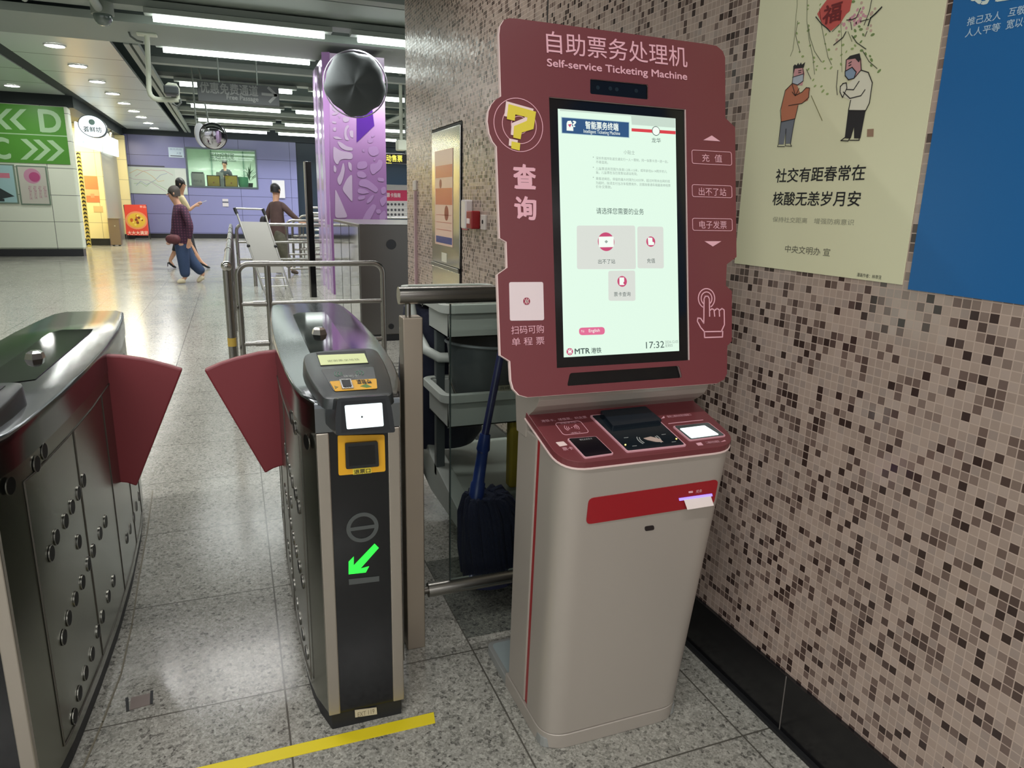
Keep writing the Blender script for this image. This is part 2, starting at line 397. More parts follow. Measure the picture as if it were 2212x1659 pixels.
tag(MB().prism(fr_cab, [rect(-4.93, -4.80, 1.052, 1.115)], .0005, .002).build('sticker', mat('sticker_white', (216, 212, 190), .5)), 'small cream label sticker on the steel cabinet just above its middle rail', 'sticker')
fr_w2 = Fr((XW, 0, 0), (0, -1, 0), (0, 0, 1))
o = thing('notice_card', 'red and white printed card on the mosaic wall beside the steel cabinet', 'notice', (XW, 4.42, 1.4))
MB().prism(fr_w2, [rect(-4.48, -4.36, 1.29, 1.455)], .0005, .004).build('card', mat('card_red', (186, 84, 88), .4), o)
for i in range(3): MB().prism(fr_w2, [rect(-4.475, -4.365, 1.33+i*.035, 1.334+i*.035)], .004, .0046).build('rule', mat('card_white', (232, 214, 210), .5), o)
tag(B(XW-.05, XW-.0, 4.26, 4.355, 1.30, 1.475).build('clear_box', mat('clear_plastic', (208, 200, 196), .12, spec=.8), bevel=.01), 'pale clear plastic cover box on the mosaic wall beside the red card', 'box')
o = thing('fire_call_point', 'dark red fire alarm call point box on the mosaic wall', 'alarm box', (XW, 4.17, 1.38))
B(XW-.055, XW, 4.12, 4.225, 1.305, 1.41).build('housing', mat('alarm_red', (140, 26, 30), .35), o, bevel=.006)
B(XW-.06, XW-.054, 4.15, 4.20, 1.335, 1.365).build('break_glass', mat('card_white', (232, 214, 210), .5), o)
o = thing('wall_socket', 'pale square socket plate with a dark centre on the mosaic wall', 'socket', (XW, 4.04, 1.35))
B(XW-.014, XW, 3.99, 4.075, 1.305, 1.39).build('plate', mat('socket_white', (200, 190, 182), .4), o, bevel=.003)
MB().prism(Fr((XW-.014, 0, 0), (0, -1, 0), (0, 0, 1)), [circ(-4.035, 1.35, .012, 14)], .0003, .002).build('hole', BLACK, o)
tag(B(XW-.012, XW, 5.70, 5.80, 1.545, 1.62).build('switch_plate', MATS['socket_white'], bevel=.003), 'small white switch plate high on the far end of the mosaic wall', 'switch plate')
tag(B(XW-.02, XW, 5.705, 5.735, .19, 1.54).build('cable_duct', mat('duct_pink', (178, 150, 152), .4)), 'thin pinkish vertical cable duct running down the mosaic wall', 'duct')

# ------------------------------------------------------------------ far walls
ZC = 3.66
BLUE = brick('lavender_panels', (126, 127, 172), (58, 60, 86), 1.78, .665, .007, (0, 2), .32, (1.40, 0, -.855+.665), .02)
fr_back = Fr((0, 28.9, 0), (1, 0, 0), (0, 0, 1))
win = (-1.352, .94, 1.86, 3.13)
struct(MB().prism(fr_back, [rect(-4.3, 2.39, 0.16, 3.52), [(win[0], win[2]), (win[1], win[2]), (win[1], win[3]), (win[0], win[3])]], -.2, 0).build('wall_back', BLUE))
struct(B(-4.3, 2.39, 28.86, 29.0, 0, .165).build('baseboard_back', mat('dark_skirting', (30, 31, 36), .3)))
struct(B(-9, 9, 28.88, 29.2, 3.52, 4.6).build('wall_back_2', mat('dark_bulkhead', (42, 50, 58), .6)))
struct(B(2.39, 9, 29.1, 29.3, 0, 3.52).build('wall_back_3', mat('navy_panel', (24, 40, 56), .4)))
PANELW = brick('white_wall_panels', (236, 242, 224), (96, 104, 92), 1.78, .615, .006, (0, 2), .35, (3.95+1.78*2, 0, -.81+.615), .015)
struct(B(-9, -3.40, 20.1, 20.45, .165, 3.42).build('wall_left', PANELW, bevel=.03))
struct(B(-9, -3.42, 20.08, 20.44, 0, .165).build('baseboard_left', MATS['dark_skirting']))
struct(B(-9, -3.3, 20.3, 28.8, 3.42, 4.6).build('wall_left_2', mat('bulkhead_grey', (46, 56, 56), .6)))
struct(B(-9, -8.9, -3, 20, 0, 4.6).build('wall_left_3', PANELW))
CREAM = brick('cream_panels', (236, 222, 168), (168, 156, 120), 1.2, .66, .006, (0, 2), .4, (0, 0, 0), .01)
struct(B(-5.2, -3.45, 24.5, 24.7, .2, 3.42).build('wall_left_4', CREAM))
struct(B(-5.2, -3.44, 24.48, 24.72, 0, .2).build('baseboard_left_2', MATS['dark_skirting']))
struct(B(-3.62, -3.50, 24.7, 28.8, 0, 3.42).build('wall_left_5', mat('pier_grey', (176, 174, 160), .5)))
struct(B(-3.6, -3.22, 28.3, 28.5, .16, 3.42).build('wall_left_6', CREAM))
struct(B(-3.6, -3.21, 28.28, 28.52, 0, .16).build('baseboard_left_3', MATS['dark_skirting']))
struct(B(-5.3, -5.2, 23, 24.7, 0, 3.42).build('wall_left_7', CREAM))
area('shop_lamp', (-4.4, 23.4, 3.35), (1.4, .5), 130, (1, .86, .5))
area('shop_lamp', (-3.3, 26.3, 3.35), (.5, 1.4), 70, (1, .88, .6))
# behind / right side closure of the hall
struct(B(8.9, 9, 6, 29, 0, 4.6).build('wall_side', mat('far_side', (70, 74, 80), .6)))

# ------------------------------------------------------------------ ceiling
VOID = mat('ceiling_void', (62, 78, 76), .8)
struct(B(-9, 9, -3, 31, 4.6, 4.7).build('ceiling', VOID))
PAN = brick('ceiling_panels', (196, 204, 202), (60, 70, 68), 4.0, 1.85, .022, (0, 1), .3, (3.15+4, -12.62+18.5, 0), .01, metal=.15)
struct(B(-3.12, -1.52, 12.84, 28.5, ZC, ZC+.05).build('ceiling_2', PAN))
struct(B(-8.9, G(0, 118, ZC).x, 12.84, 20.0, ZC, ZC+.05).build('ceiling_3', PAN))
struct(B(-3.45, -3.12, 12.84, 28.6, ZC+.02, ZC+.3).build('trim_6', mat('gap_dark', (40, 50, 50), .8)))
BEAM = mat('beam_grey_green', (146, 156, 148), .6)
RAIL = mat('rail_pale', (150, 158, 150), .5)
struct(B(-9, 9, 11.35, 12.84, ZC, ZC+.10).build('ceiling_4', BEAM))
struct(B(-9, 9, 10.05, 11.05, ZC+.22, ZC+.35).build('ceiling_5', BEAM))
i = 7
for yy in (7.3, 9.17, 14.75, 18.45, 22.1, 25.6):
    struct(B(-1.35 if yy > 12.84 else -9, 9, yy-.10, yy+.10, ZC+.04, ZC+.14).build('trim_%d' % i, RAIL)); i += 1
    struct(B(-1.35 if yy > 12.84 else -9, 9, yy+.10, yy+.55, ZC+.16, ZC+.2).build('trim_%d' % i, BEAM)); i += 1
for yy in (10.95, 13.1, 16.7, 20.35, 23.8, 27.1):
    struct(B(-1.35 if yy > 12.84 else -9, 9, yy-.02, yy+.30, ZC+.12, ZC+.2).build('trim_%d' % i, RAIL)); i += 1
for x0 in (-1.30, -1.18):
    struct(B(x0-.04, x0+.04, 12.84, 28.6, ZC-.02, ZC+.06).build('trim_%d' % i, RAIL)); i += 1
p = G(205, 0, ZC); struct(MB().tube([(p.x-.02, 9.2, ZC+.02), (-1.36, 10.95, ZC+.02)], .05).build('trim_%d' % i, RAIL)); i += 1
p = G(55, 0, ZC); struct(MB().tube([(p.x, 9.0, ZC+.06), (p.x-.05, 10.9, ZC+.06)], .04).build('trim_%d' % i, RAIL)); i += 1
p0, p1 = G(835, 262, ZC), G(878, 243, ZC)
struct(MB().tube([(p0.x, p0.y, ZC-.03), (p1.x, p1.y, ZC-.03)], .06).build('trim_%d' % i, RAIL)); i += 1
# fluorescent tubes: (y, x0, x1)
tubes = [(10.95, -.77, 1.36), (10.95, 1.82, 3.9), (10.95, -5.6, -3.5), (13.1, -.82, 1.37), (13.1, 1.9, 4.0), (16.7, -1.5+.7, 1.36), (16.7, 1.8, 3.9), (20.38, -.76, 1.35), (20.3, 1.73, 3.8),
         (23.85, -.72, 1.33), (23.85, 1.70, 3.8), (23.85, 4.1, 6.2), (27.1, -.62, 1.31), (27.2, 1.70, 3.8), (27.4, 4.1, 5.85), (27.5, 6.1, 8.0)]
names_t = ['longest one, nearest the camera', 'beside the mosaic wall edge in the nearest row', 'out to the left over the white panels', 'in the second row, left of the pillar', 'in the second row, right of the pillar',
           'partly behind the hanging passage sign', 'third row, right of the pillar', 'fourth row, left part', 'fourth row, touching the pillar edge', 'fifth row, above the convex mirror', 'fifth row, just left of the pillar',
           'fifth row, right of the pillar', 'farthest row, beside the convex mirror', 'farthest row, next to the pillar', 'farthest row, just right of the pillar', 'farthest row, at the mosaic wall edge']
for (y, x0, x1), nm in zip(tubes, names_t):
    o = thing('tube_light', 'white fluorescent ceiling light, '+nm, 'ceiling light', ((x0+x1)/2, y, ZC+.1), 'fluorescent lights in rows under the ceiling')
    B(x0-.1, x1+.1, y-.09, y+.09, ZC+.035, ZC+.10).build('housing', RAIL, o)
    MB().tube([(x0, y, ZC), (x1, y, ZC)], .045 if y < 14 else .05, 10).build('tube', TUBE, o)
    area('added_tube_lamp', ((x0+x1)/2, y, ZC-.06), (2.1, .08), 58, (.97, 1, .98), spread=140)  # added lamp gives most of the tube's light; limited spread avoids grazing reflections
# round downlights
dl = [(118, 97), (168, 141), (210, 175), (243, 201), (268, 222), (289, 239), (305, 252), (320, 265), (333, 276), (26, 184)]
dn = ['largest, nearest the camera in the row', 'second from the near end of the row', 'third from the near end of the row', 'fourth from the near end of the row', 'fifth in the row, halfway along', 'sixth in the row, in the far half', 'third from the far end of the row', 'second from the far end of the row', 'smallest, farthest in the row', 'alone in the left panel']
for p, nm in zip(dl, dn):
    c = G(*p, ZC)
    o = thing('downlight', 'round recessed downlight in the white ceiling panels, '+nm, 'downlight', (c.x, c.y, ZC), 'round downlights in the white panel ceiling')
    MB().prism(Fr((c.x, c.y, ZC), (1, 0, 0), (0, -1, 0)), [circ(0, 0, .155), circ(0, 0, .135)[::-1]], .001, .02).build('ring', mat('ring_white', (225, 228, 222), .3), o)
    MB().prism(Fr((c.x, c.y, ZC), (1, 0, 0), (0, -1, 0)), [circ(0, 0, .132)], .001, .008).build('lens', DOWN, o)
# ------------------------------------------------------------------ ticket gates
def interp(T, y):
    for (a, va), (b, vb) in zip(T, T[1:]):
        if y <= b: return va+(vb-va)*max(0, (y-a)/(b-a))
    return T[-1][1]
def gate(label, L, R, y0, y1, zt, S, side, ports):
    cx = (L[0][1]+R[0][1])/2
    g = thing('ticket_gate', label, 'ticket gate', (cx, (y0+y1)/2, 0))
    S = Vector(S)
    def bld(mb, *a, **k):
        mb.v = [v+S for v in mb.v]; return mb.build(*a, **k)
    ys = [y0+(y1-y0)*i/22 for i in range(23)]; ym = (y0+y1)/2
    def ring(z, ins=0.0, yi=0.0):
        l = [Vector((interp(L, y)+ins, ym+(y-ym)*(1-yi/(ym-y0)), z)) for y in ys]; r = [Vector((interp(R, y)-ins, ym+(y-ym)*(1-yi/(ym-y0)), z)) for y in ys]
        l[-1].y -= .03; r[-1].y -= .03; l[-1].x += .02; r[-1].x -= .02
        return r+l[::-1]
    MB().loft([ring(0, .008, .004), ring(.05, .008, .004)], smooth=False).build('plinth', BLACK, g)
    MB().loft([ring(.05, .001, .012), ring(zt-.085, .001, .012)]).build('body', mat('gate_steel', (138, 140, 130), .26, 1.0), g)
    MB().loft([ring(zt-.083, -.001, -.003), ring(zt-.022, -.001, -.003), ring(zt-.006, -.001, -.003), ring(zt-.0015, .0015, .001), ring(zt, .006, .005)]).build('top_cover', mat('gate_top_steel', (122, 126, 128), .16, 1.0), g)
    # front: two posts, a black glass panel
    xa, xb = L[0][1], R[0][1]
    for q0, q1 in ((xa, xa+.032), (xb-.032, xb)):
        B(q0, q1, y0-.003, y0+.03, .05, zt-.085).build('front_post', mat('post_steel', (178, 170, 158), .35, .9), g, bevel=.003)
    B(xa+.032, xb-.032, y0+.001, y0+.02, .05, zt-.07).build('front_panel', BLACKG, g)
    # seams and doors on both flanks
    for T, sg in ((L, -1), (R, 1)):
        mb = MB()
        for y in (y0+.13, y0+.52, y0+.92, y0+1.3, y0+1.62):
            x = interp(T, y); mb.box(x-.0012, x+.0012, y-.0018, y+.0018, .085, zt-.13)
        n = 24
        for zz in (.085, zt-.13):
            for i in range(n):
                a, b = y0+.13+(1.49)*i/n, y0+.13+1.49*(i+1)/n
                xa_, xb_ = interp(T, a), interp(T, b)
                mb.hexa([(xa_-.0012, a, zz-.0015), (xa_+.0012, a, zz-.0015), (xb_+.0012, b, zz-.0015), (xb_-.0012, b, zz-.0015), (xa_-.0012, a, zz+.0015), (xa_+.0012, a, zz+.0015), (xb_+.0012, b, zz+.0015), (xb_-.0012, b, zz+.0015)])
        mb.build('panel_seam', mat('seam_grey', (92, 88, 80), .5, .5), g)
    T = R if side > 0 else L
    k = 0
    for (py_, pz) in ports:
        x = interp(T, py_); e = .02; sl = (interp(T, py_+e)-interp(T, py_-e))/(2*e)
        u = Vector((sl, 1, 0)).normalized()*(1 if side > 0 else -1)
        f_ = Fr((x, py_, pz), u, (0, 0, 1))
        p = MB().prism(f_, [circ(0, 0, .020, 18)], -.001, .0014).build('sensor_port', mat('sensor_glass', (10, 11, 10), .5, spec=.15), g)
        MB().prism(f_, [circ(0, 0, .0215, 18), circ(0, 0, .020, 18)[::-1]], -.001, .0017).build('rim', STEEL, p)
    # top: black glass strip with a hexagonal sensor
    ft = Fr((0, 0, GA_ZT), (1, 0, 0), (0, 1, 0))
    ins = [ft.uv(*p) for p in ((633, 681), (645, 676), (700, 675), (707, 681), (757, 755), (672, 768))]
    s_ = bld(MB().prism(ft, [ins], .0005, .002), 'glass_strip', mat('strip_glass', (8, 9, 12), .06), g)
    c = ft.uv(690, 722); hx = [(c[0]+.03*math.cos(a*math.pi/3+.5), c[1]+.035*math.sin(a*math.pi/3+.5)) for a in range(6)]
    mb = MB(); r0 = [ft.p(a, b, .002) for a, b in hx]; r1 = [ft.p(c[0]+(a-c[0])*.8, c[1]+(b-c[1])*.8, .02) for a, b in hx]; r2 = [ft.p(c[0]+(a-c[0])*.45, c[1]+(b-c[1])*.45, .027) for a, b in hx]
    bld(mb.loft([r0, r1, r2], smooth=False), 'hexagonal_lamp', CHROME, g)
    # reader console
    fc = Fr((.27, 1.66, .985), (1, 0, 0), (0, 1, .07))
    out = [fc.uv(*p) for p in ((703, 861), (690, 846), (672, 820), (660, 795), (655, 774), (662, 762), (700, 757), (760, 752), (803, 751), (815, 757), (829, 780), (843, 815), (848, 846), (840, 854))][::-1]
    out = roundpoly(out, .02, 3)
    inn = [(a*.955+.0, b) for a, b in out]
    rings = []
    cu = sum(a for a, b in out)/len(out); cv = sum(b for a, b in out)/len(out)
    def sc(f, n): return [fc.p(cu+(a-cu)*f, cv+(b-cv)*f, n) for a, b in out]
    low = [Vector((cu+fc.o.x+(a-cu)*1.04, fc.p(a, b).y+.004*(1 if b > cv else -1), GA_ZT-.004)) for a, b in out]
    con = bld(MB().loft([low, sc(1.015, -.012), sc(1.0, -.003), sc(.965, 0)]), 'reader_console', CHAR, g)
    lcd = [fc.uv(*p) for p in ((683, 763), (789, 758), (797, 785), (692, 791))]
    bld(MB().prism(fc, [lcd[::-1]], .0004, .0016), 'display_frame', BLACK, con)
    lc2 = [fc.uv(*p) for p in ((686, 769), (787, 765), (795, 784.5), (693, 790))]
    bld(MB().prism(fc, [lc2[::-1]], .0016, .0026), 'lcd_screen', mat('lcd_glow', (214, 222, 158), .4, emit=.72), con)
    def tx(*a, **k):
        o_ = tb(*a, **k)
        if o_: o_.data.transform(Matrix.Translation(S))
        return o_
    tx('谢谢乘坐地铁', fc, (706, 780), (776, 778), (740, 783), (740, 778), 'screen_lettering', mat('lcd_ink', (120, 126, 96), .5), con, d=.003)
    rp = roundpoly([fc.uv(*p) for p in ((693, 799), (807, 793), (815, 841), (722, 847))][::-1], .01, 3)
    pan = bld(MB().prism(fc, [rp], .0004, .0018), 'card_reader_panel', mat('reader_black', (30, 36, 36), .2), con)
    yl = roundpoly([fc.uv(*p) for p in ((712, 826), (813, 820), (815, 841), (724, 847))][::-1], .005, 3)
    ypl = bld(MB().prism(fc, [yl], .0018, .003), 'token_plate', YEL, con)
    cc = fc.uv(754, 808); GR = mat('wave_green', (96, 132, 112), .5)
    for r_ in (.022, .03, .038):
        for a0 in (-35, 145):
            w = Vector(cc); bld(MB().prism(fc, [arc(cc[0], cc[1], r_, .0022, a0, a0+70)], .0018, .0028), 'wave_mark', GR, pan)
    tx('请刷卡', fc, (742, 815), (774, 813), (757, 817), (757, 812), 'lettering', mat('reader_text', (170, 176, 168), .5), pan, d=.003)
    sl = [fc.uv(*p) for p in ((733, 824), (758, 823), (764, 842.5), (739, 844))][::-1]
    sf = bld(MB().prism(fc, [sl], .003, .0065), 'token_slot', CHROME, con)
    m_ = Vector((sum(a for a, b in sl)/4, sum(b for a, b in sl)/4))
    bld(MB().prism(fc, [[tuple(m_+(Vector(q)-m_)*.74) for q in sl]], .0066, .0076), 'opening', BLACK, sf)
    tx('请投入', fc, (770, 826), (800, 824), (785, 827.5), (785, 822.5), 'lettering', INK, ypl, d=.0036, bold=.02)
    tx('单程票', fc, (772, 831), (803, 829), (787, 832), (787, 827.8), 'lettering', INK, ypl, d=.0036, bold=.02)
    a_ = [fc.uv(*p) for p in ((778, 837), (790, 832), (803, 838), (792, 840))]
    bld(MB().prism(fc, [a_[::-1]], .003, .0036), 'token_mark', mat('token_green', (88, 130, 52), .5), ypl)
    a_ = [fc.uv(*p) for p in ((722, 836), (731, 838.5), (724, 843))]
    bld(MB().prism(fc, [a_[::-1]], .003, .0036), 'arrow_mark', mat('arrow_olive', (150, 122, 30), .5), ypl)
    # code reader head on the front
    fq = Fr((.27, 1.655, .99), (1, 0, 0), (0, .10, 1))
    fo = [fq.uv(*p) for p in ((726, 941), (854, 934), (846, 880), (838, 854), (729, 861), (724, 905))]
    hd = roundpoly(fo, .006, 3)
    cu2 = sum(a for a, b in hd)/len(hd); cv2 = sum(b for a, b in hd)/len(hd)
    back = [Vector((fq.o.x+cu2+(a-cu2)*1.12-.004, 1.778, .958+b*.70)) for a, b in hd]
    mid_ = [fq.p(cu2+(a-cu2)*1.02, cv2+(b-cv2)*1.02, -.012) for a, b in hd]
    rr0 = [fq.p(a, b, 0) for a, b in hd]
    hq = bld(MB().loft([back, mid_, rr0]), 'code_scanner_head', mat('scanner_black', (30, 33, 35), .28), g)
    q1 = [fq.uv(*p) for p in ((738, 934), (842, 927), (832, 862), (738, 868))]
    bld(MB().prism(fq, [q1], .0003, .0015), 'scanner_window', BLACKG, hq)
    q2 = [fq.uv(*p) for p in ((749, 927), (828.5, 920), (825, 869.6), (744, 875.6))]
    bld(MB().prism(fq, [roundpoly(q2, .003, 2)], .0015, .0025), 'lit_screen', mat('scanner_glow', (235, 252, 255), .4, emit=1.25), hq)
    c = fq.uv(781.5, 900); bld(MB().prism(fq, [circ(c[0], c[1], .0026, 12)], .0026, .0034), 'dot', mat('dot_grey', (90, 94, 96), .5), hq)
    # front panel furniture
    fp = Fr((0, GA_Y0+.001, 0), (1, 0, 0), (0, 0, 1))
    yp = roundpoly([fp.uv(*p) for p in ((731, 1026), (832, 1017), (830, 938), (729, 940))], .005, 3)
    y_ = bld(MB().prism(fp, [yp], .0003, .0045), 'return_plate', YEL, g)
    h1 = [fp.uv(*p) for p in ((746, 1010), (817, 1004), (814, 950), (744, 955))]
    bld(MB().prism(fp, [roundpoly(h1, .004, 2)], .0045, .013), 'return_chute', mat('scanner_black', (30, 33, 35), .28), y_)
    h2 = [fp.uv(*p) for p in ((753, 1003), (809, 998), (807, 958), (751, 962))]
    bld(MB().prism(fp, [h2], .0132, .0142), 'chute_opening', BLACKG, y_)
    l_ = [fp.uv(*p) for p in ((762, 1024), (802, 1020), (801, 1008), (761, 1011))]
    bld(MB().prism(fp, [l_], .0047, .0055), 'label_strip', mat('pale_yellow', (236, 214, 70), .5), y_)
    tx('退票口', fp, (764, 1018), (799, 1014), (780, 1021), (780, 1012), 'lettering', INK, y_, d=.0062, bold=.015)
    GI = mat('unlit_symbol', (74, 78, 76), .5)
    c = fp.uv(783, 1139); ro = .0425
    bld(MB().prism(fp, [circ(c[0], c[1], ro, 40), circ(c[0], c[1], ro-.0105, 40)[::-1]], .0004, .0016), 'no_entry_symbol', GI, g)
    bld(MB().prism(fp, [rect(c[0]-ro+.009, c[0]+ro-.009, c[1]-.006, c[1]+.004)], .0004, .0018), 'no_entry_bar', GI, g)
    b_ = [fp.uv(*p) for p in ((754, 1263), (819, 1255), (819, 1244), (753, 1251))]
    bld(MB().prism(fp, [b_], .0004, .0016), 'unlit_bar', GI, g)
    A_ = [fp.uv(*p) for p in ((753, 1240), (790, 1236), (797, 1223), (778, 1228), (818, 1183), (809, 1174), (764, 1221), (764, 1202), (753, 1213))]
    bld(MB().prism(fp, [A_], .0004, .002), 'green_arrow', mat('arrow_glow', (40, 226, 60), .4, emit=1.5), g)
    n_ = [fp.uv(*p) for p in ((767, 1548), (814, 1541), (813, 1527), (766, 1533))]
    np_ = bld(MB().prism(fp, [n_], .0012, .004), 'number_plate', mat('plate_cream', (186, 176, 150), .5), g)
    tx('EXT 119', fp, (772, 1541), (808, 1536), (790, 1543), (790, 1533), 'lettering', mat('faded_ink', (120, 110, 90), .5), np_, d=.0045)
    return g
def tb(s, fr, l, r, b, t, name, m, parent, **k):
    return text(s, fr, (fr.uv(*l)[0], fr.uv(*r)[0], fr.uv(*b)[1], fr.uv(*t)[1]), name, m, parent, **k)
GA_ZT, GA_Y0 = .965, 1.765
AL = [(1.765, .161), (1.82, .142), (1.90, .127), (2.05, .117), (2.3, .112), (2.7, .113), (3.1, .122), (3.4, .138), (3.6, .155)]
AR = [(1.765, .374), (1.82, .388), (1.95, .415), (2.15, .44), (2.45, .463), (2.8, .473), (3.2, .473), (3.45, .465), (3.6, .445)]
BR = [(1.70, -.515), (1.76, -.497), (1.9, -.478), (2.15, -.460), (2.45, -.446), (2.8, -.443), (3.2, -.453), (3.5, -.475), (3.74, -.505)]
BL = [(y, -1.26-x) for y, x in BR]
crop = [(100, 15), (3, 130), (265, 408), (183, 505), (340, 318), (380, 240), (422, 165), (453, 95), (418, 430), (438, 650), (478, 550), (507, 478), (546, 382), (576, 318), (395, 742), (335, 850), (255, 963), (530, 915), (557, 835), (592, 725), (620, 640), (490, 1040), (450, 1145), (393, 1260), (318, 1395), (692, 408), (708, 358), (729, 295), (743, 235), (760, 180)]
crop2 = [(258, 1247), (350, 1157), (415, 1085), (480, 1000), (530, 935), (592, 855), (630, 805), (843, 497), (820, 530)]
portB = []
for (a, b), (sc_, ox, oy) in [(p, (2.518, 0, 1000)) for p in crop]+[(p, (3.317, 0, 600)) for p in crop2]:
    q = PX(ox+a/sc_, oy+b/sc_, -.45); q = PX(ox+a/sc_, oy+b/sc_, interp(BR, max(1.7, min(3.7, q.y))))
    if 1.76 < q.y < 3.68 and .08 < q.z < .84: portB.append((q.y, q.z))
portA = [(y+.055, z+.02) for y, z in portB if y < 3.5]
gA = gate('stainless ticket gate with a white lit code screen, left of the steel post', AL, AR, 1.765, 3.6, .965, (0, 0, 0), -1, portA)
gB = gate('stainless ticket gate cut off by the left edge of the photo', BL, BR, 1.70, 3.74, .935, (-.63-.2675, -.065, -.03), 1, portB)
def flap(par, pts, y, th, name='barrier_flap'):
    f_ = Fr((0, y, 0), (1, 0, 0), (0, 0, 1)); P = [f_.uv(*p) for p in pts]
    A = sum(P[i][0]*P[(i+1) % len(P)][1]-P[(i+1) % len(P)][0]*P[i][1] for i in range(len(P)))
    if A < 0: P = P[::-1]
    return MB().prism(f_, [P], -th, 0).build(name, REDF, par, bevel=.006, seg=2)
fa = [(640, 760), (606, 757), (560, 762), (510, 774), (475, 785), (441, 800), (573, 1023), (590, 1013), (608, 1007), (645, 1004)]
flap(gA, fa, 2.62, .035)
fb = [(190, 766), (212, 767), (260, 769), (310, 776), (355, 787), (394, 799), (295, 1051), (275, 1044), (250, 1042), (225, 1044), (205, 1046)]
flap(gB, fb, 2.78, .035)

# ------------------------------------------------------------------ steel post, handrail and glass
o = thing('steel_barrier', 'square steel post with a thick tube handrail and glass pane, behind the ticketing machine', 'barrier', (.482, 2.09, 0))
MB().box(.452, .512, 2.06, 2.12, 0, 1.118).build('post', mat('post_brushed', (176, 164, 148), .4, .85), o, bevel=.003)
MB().tube([(.474, 2.09, 1.11), (.474, 2.09, 1.16)], .009).build('rail_bracket', STEEL, o)
MB().tube([(.446, 2.09, 1.181), (XW-.002, 2.09, 1.181)], .0265, 24).build('handrail', STEEL, o)
MB().tube([(.512, 2.09, .193), (.532, 2.09, .193)], .012).build('rail_bracket', STEELD, o)
MB().tube([(.530, 2.09, .193), (XW-.002, 2.09, .193)], .0245, 24).build('lower_rail', STEEL, o)
gm = bpy.data.materials.new('clear_glass'); gm.use_nodes = True; nt = gm.node_tree; b = nt.nodes['Principled BSDF']
b.inputs['Base Color'].default_value = (.80, .86, .83, 1); b.inputs['Roughness'].default_value = .02; b.inputs['Transmission Weight'].default_value = 0; 
tr = nt.nodes.new('ShaderNodeBsdfTransparent'); tr.inputs[0].default_value = (.86, .90, .88, 1)
gl = nt.nodes.new('ShaderNodeBsdfGlossy'); gl.inputs['Roughness'].default_value = .02
fn = nt.nodes.new('ShaderNodeFresnel'); fn.inputs[0].default_value = 1.45; ms = nt.nodes.new('ShaderNodeMixShader')
nt.links.new(fn.outputs[0], ms.inputs[0]); nt.links.new(tr.outputs[0], ms.inputs[1]); nt.links.new(gl.outputs[0], ms.inputs[2])
nt.links.new(ms.outputs[0], nt.nodes['Material Output'].inputs[0])
B(.605, XW-.004, 2.085, 2.095, .219, 1.152).build('glass_pane', gm, o)
B(.604, .607, 2.0845, 2.0955, .219, 1.152).build('pane_edge', mat('glass_edge', (34, 46, 44), .2), o)

# ------------------------------------------------------------------ self-service ticketing machine
kx = .915
def khw(z): return .214+.030*z/.88
def kfy(z): return 1.488-.102*z/.88
K = thing('ticketing_machine', 'silver and dark red self-service ticketing machine with a lit touch screen', 'ticket machine', (kx, 1.6, 0))
def kring(z, d0, d1, rad=0.0, ins=0.0, top=None):
    """plan outline between depths d0..d1 behind the front face"""
    hw = khw(z)-ins; P = []
    pl = [(-hw, d1), (-hw, d0), (hw, d0), (hw, d1)]
    pl = roundpoly(pl, [0, rad, rad, 0], 8) if rad else pl
    return [Vector((kx+a, kfy(z)+b_, z if top is None else top(b_))) for a, b_ in pl]
ttop = lambda d: .872+.262*d
body = MB().loft([kring(.05, 0, .135, .075), kring(.3, 0, .135, .075), kring(.6, 0, .135, .075), kring(.872, 0, .135, .075, top=lambda d: ttop(d)-.012)]).build('body', KGREY, K)
MB().loft([kring(.0, -.004, .30, .078, -.004), kring(.048, -.004, .30, .078, -.004)]).build('foot', KGREY, K, bevel=.002)
bp_ = roundpoly([(.698, 1.50), (1.135, 1.50), (1.135, 1.975), (.698, 1.975)], .03, 4)
bs = MB().prism(fr_floor, [bp_], .0, .03).build('base_slab', mat('base_slab_grey', (140, 142, 138), .45), K, bevel=.004)
MB().prism(fr_floor, [roundpoly([(.712, 1.79), (1.12, 1.79), (1.12, 1.96), (.712, 1.96)], .02, 4)], .0302, .032).build('slab_top', mat('slab_blue_grey', (150, 162, 162), .5), bs)
MB().loft([kring(.05, .135, .16, 0, .004), kring(.885, .135, .16, 0, .004)], smooth=False).build('side_stripe', REDD, K)
MB().loft([kring(.05, .16, .285, 0), kring(.89, .16, .285, 0)], smooth=False).build('rear_column', KGREY, K, bevel=.004)
prof = [(1.612, .87), (1.606, .925), (1.590, .938), (1.566, .953), (1.545, .970), (1.534, .988), (1.530, 1.01), (1.56, 1.16), (1.72, 1.16), (1.675, .87)]
f_s = Fr((kx-khw(.95), 0, 0), (0, 1, 0), (0, 0, 1))   # normal +x
MB().prism(f_s, [[(a, b_) for a, b_ in prof]], 0, 2*khw(.95)).build('neck', KGREY, K, shade=False, bevel=.003)
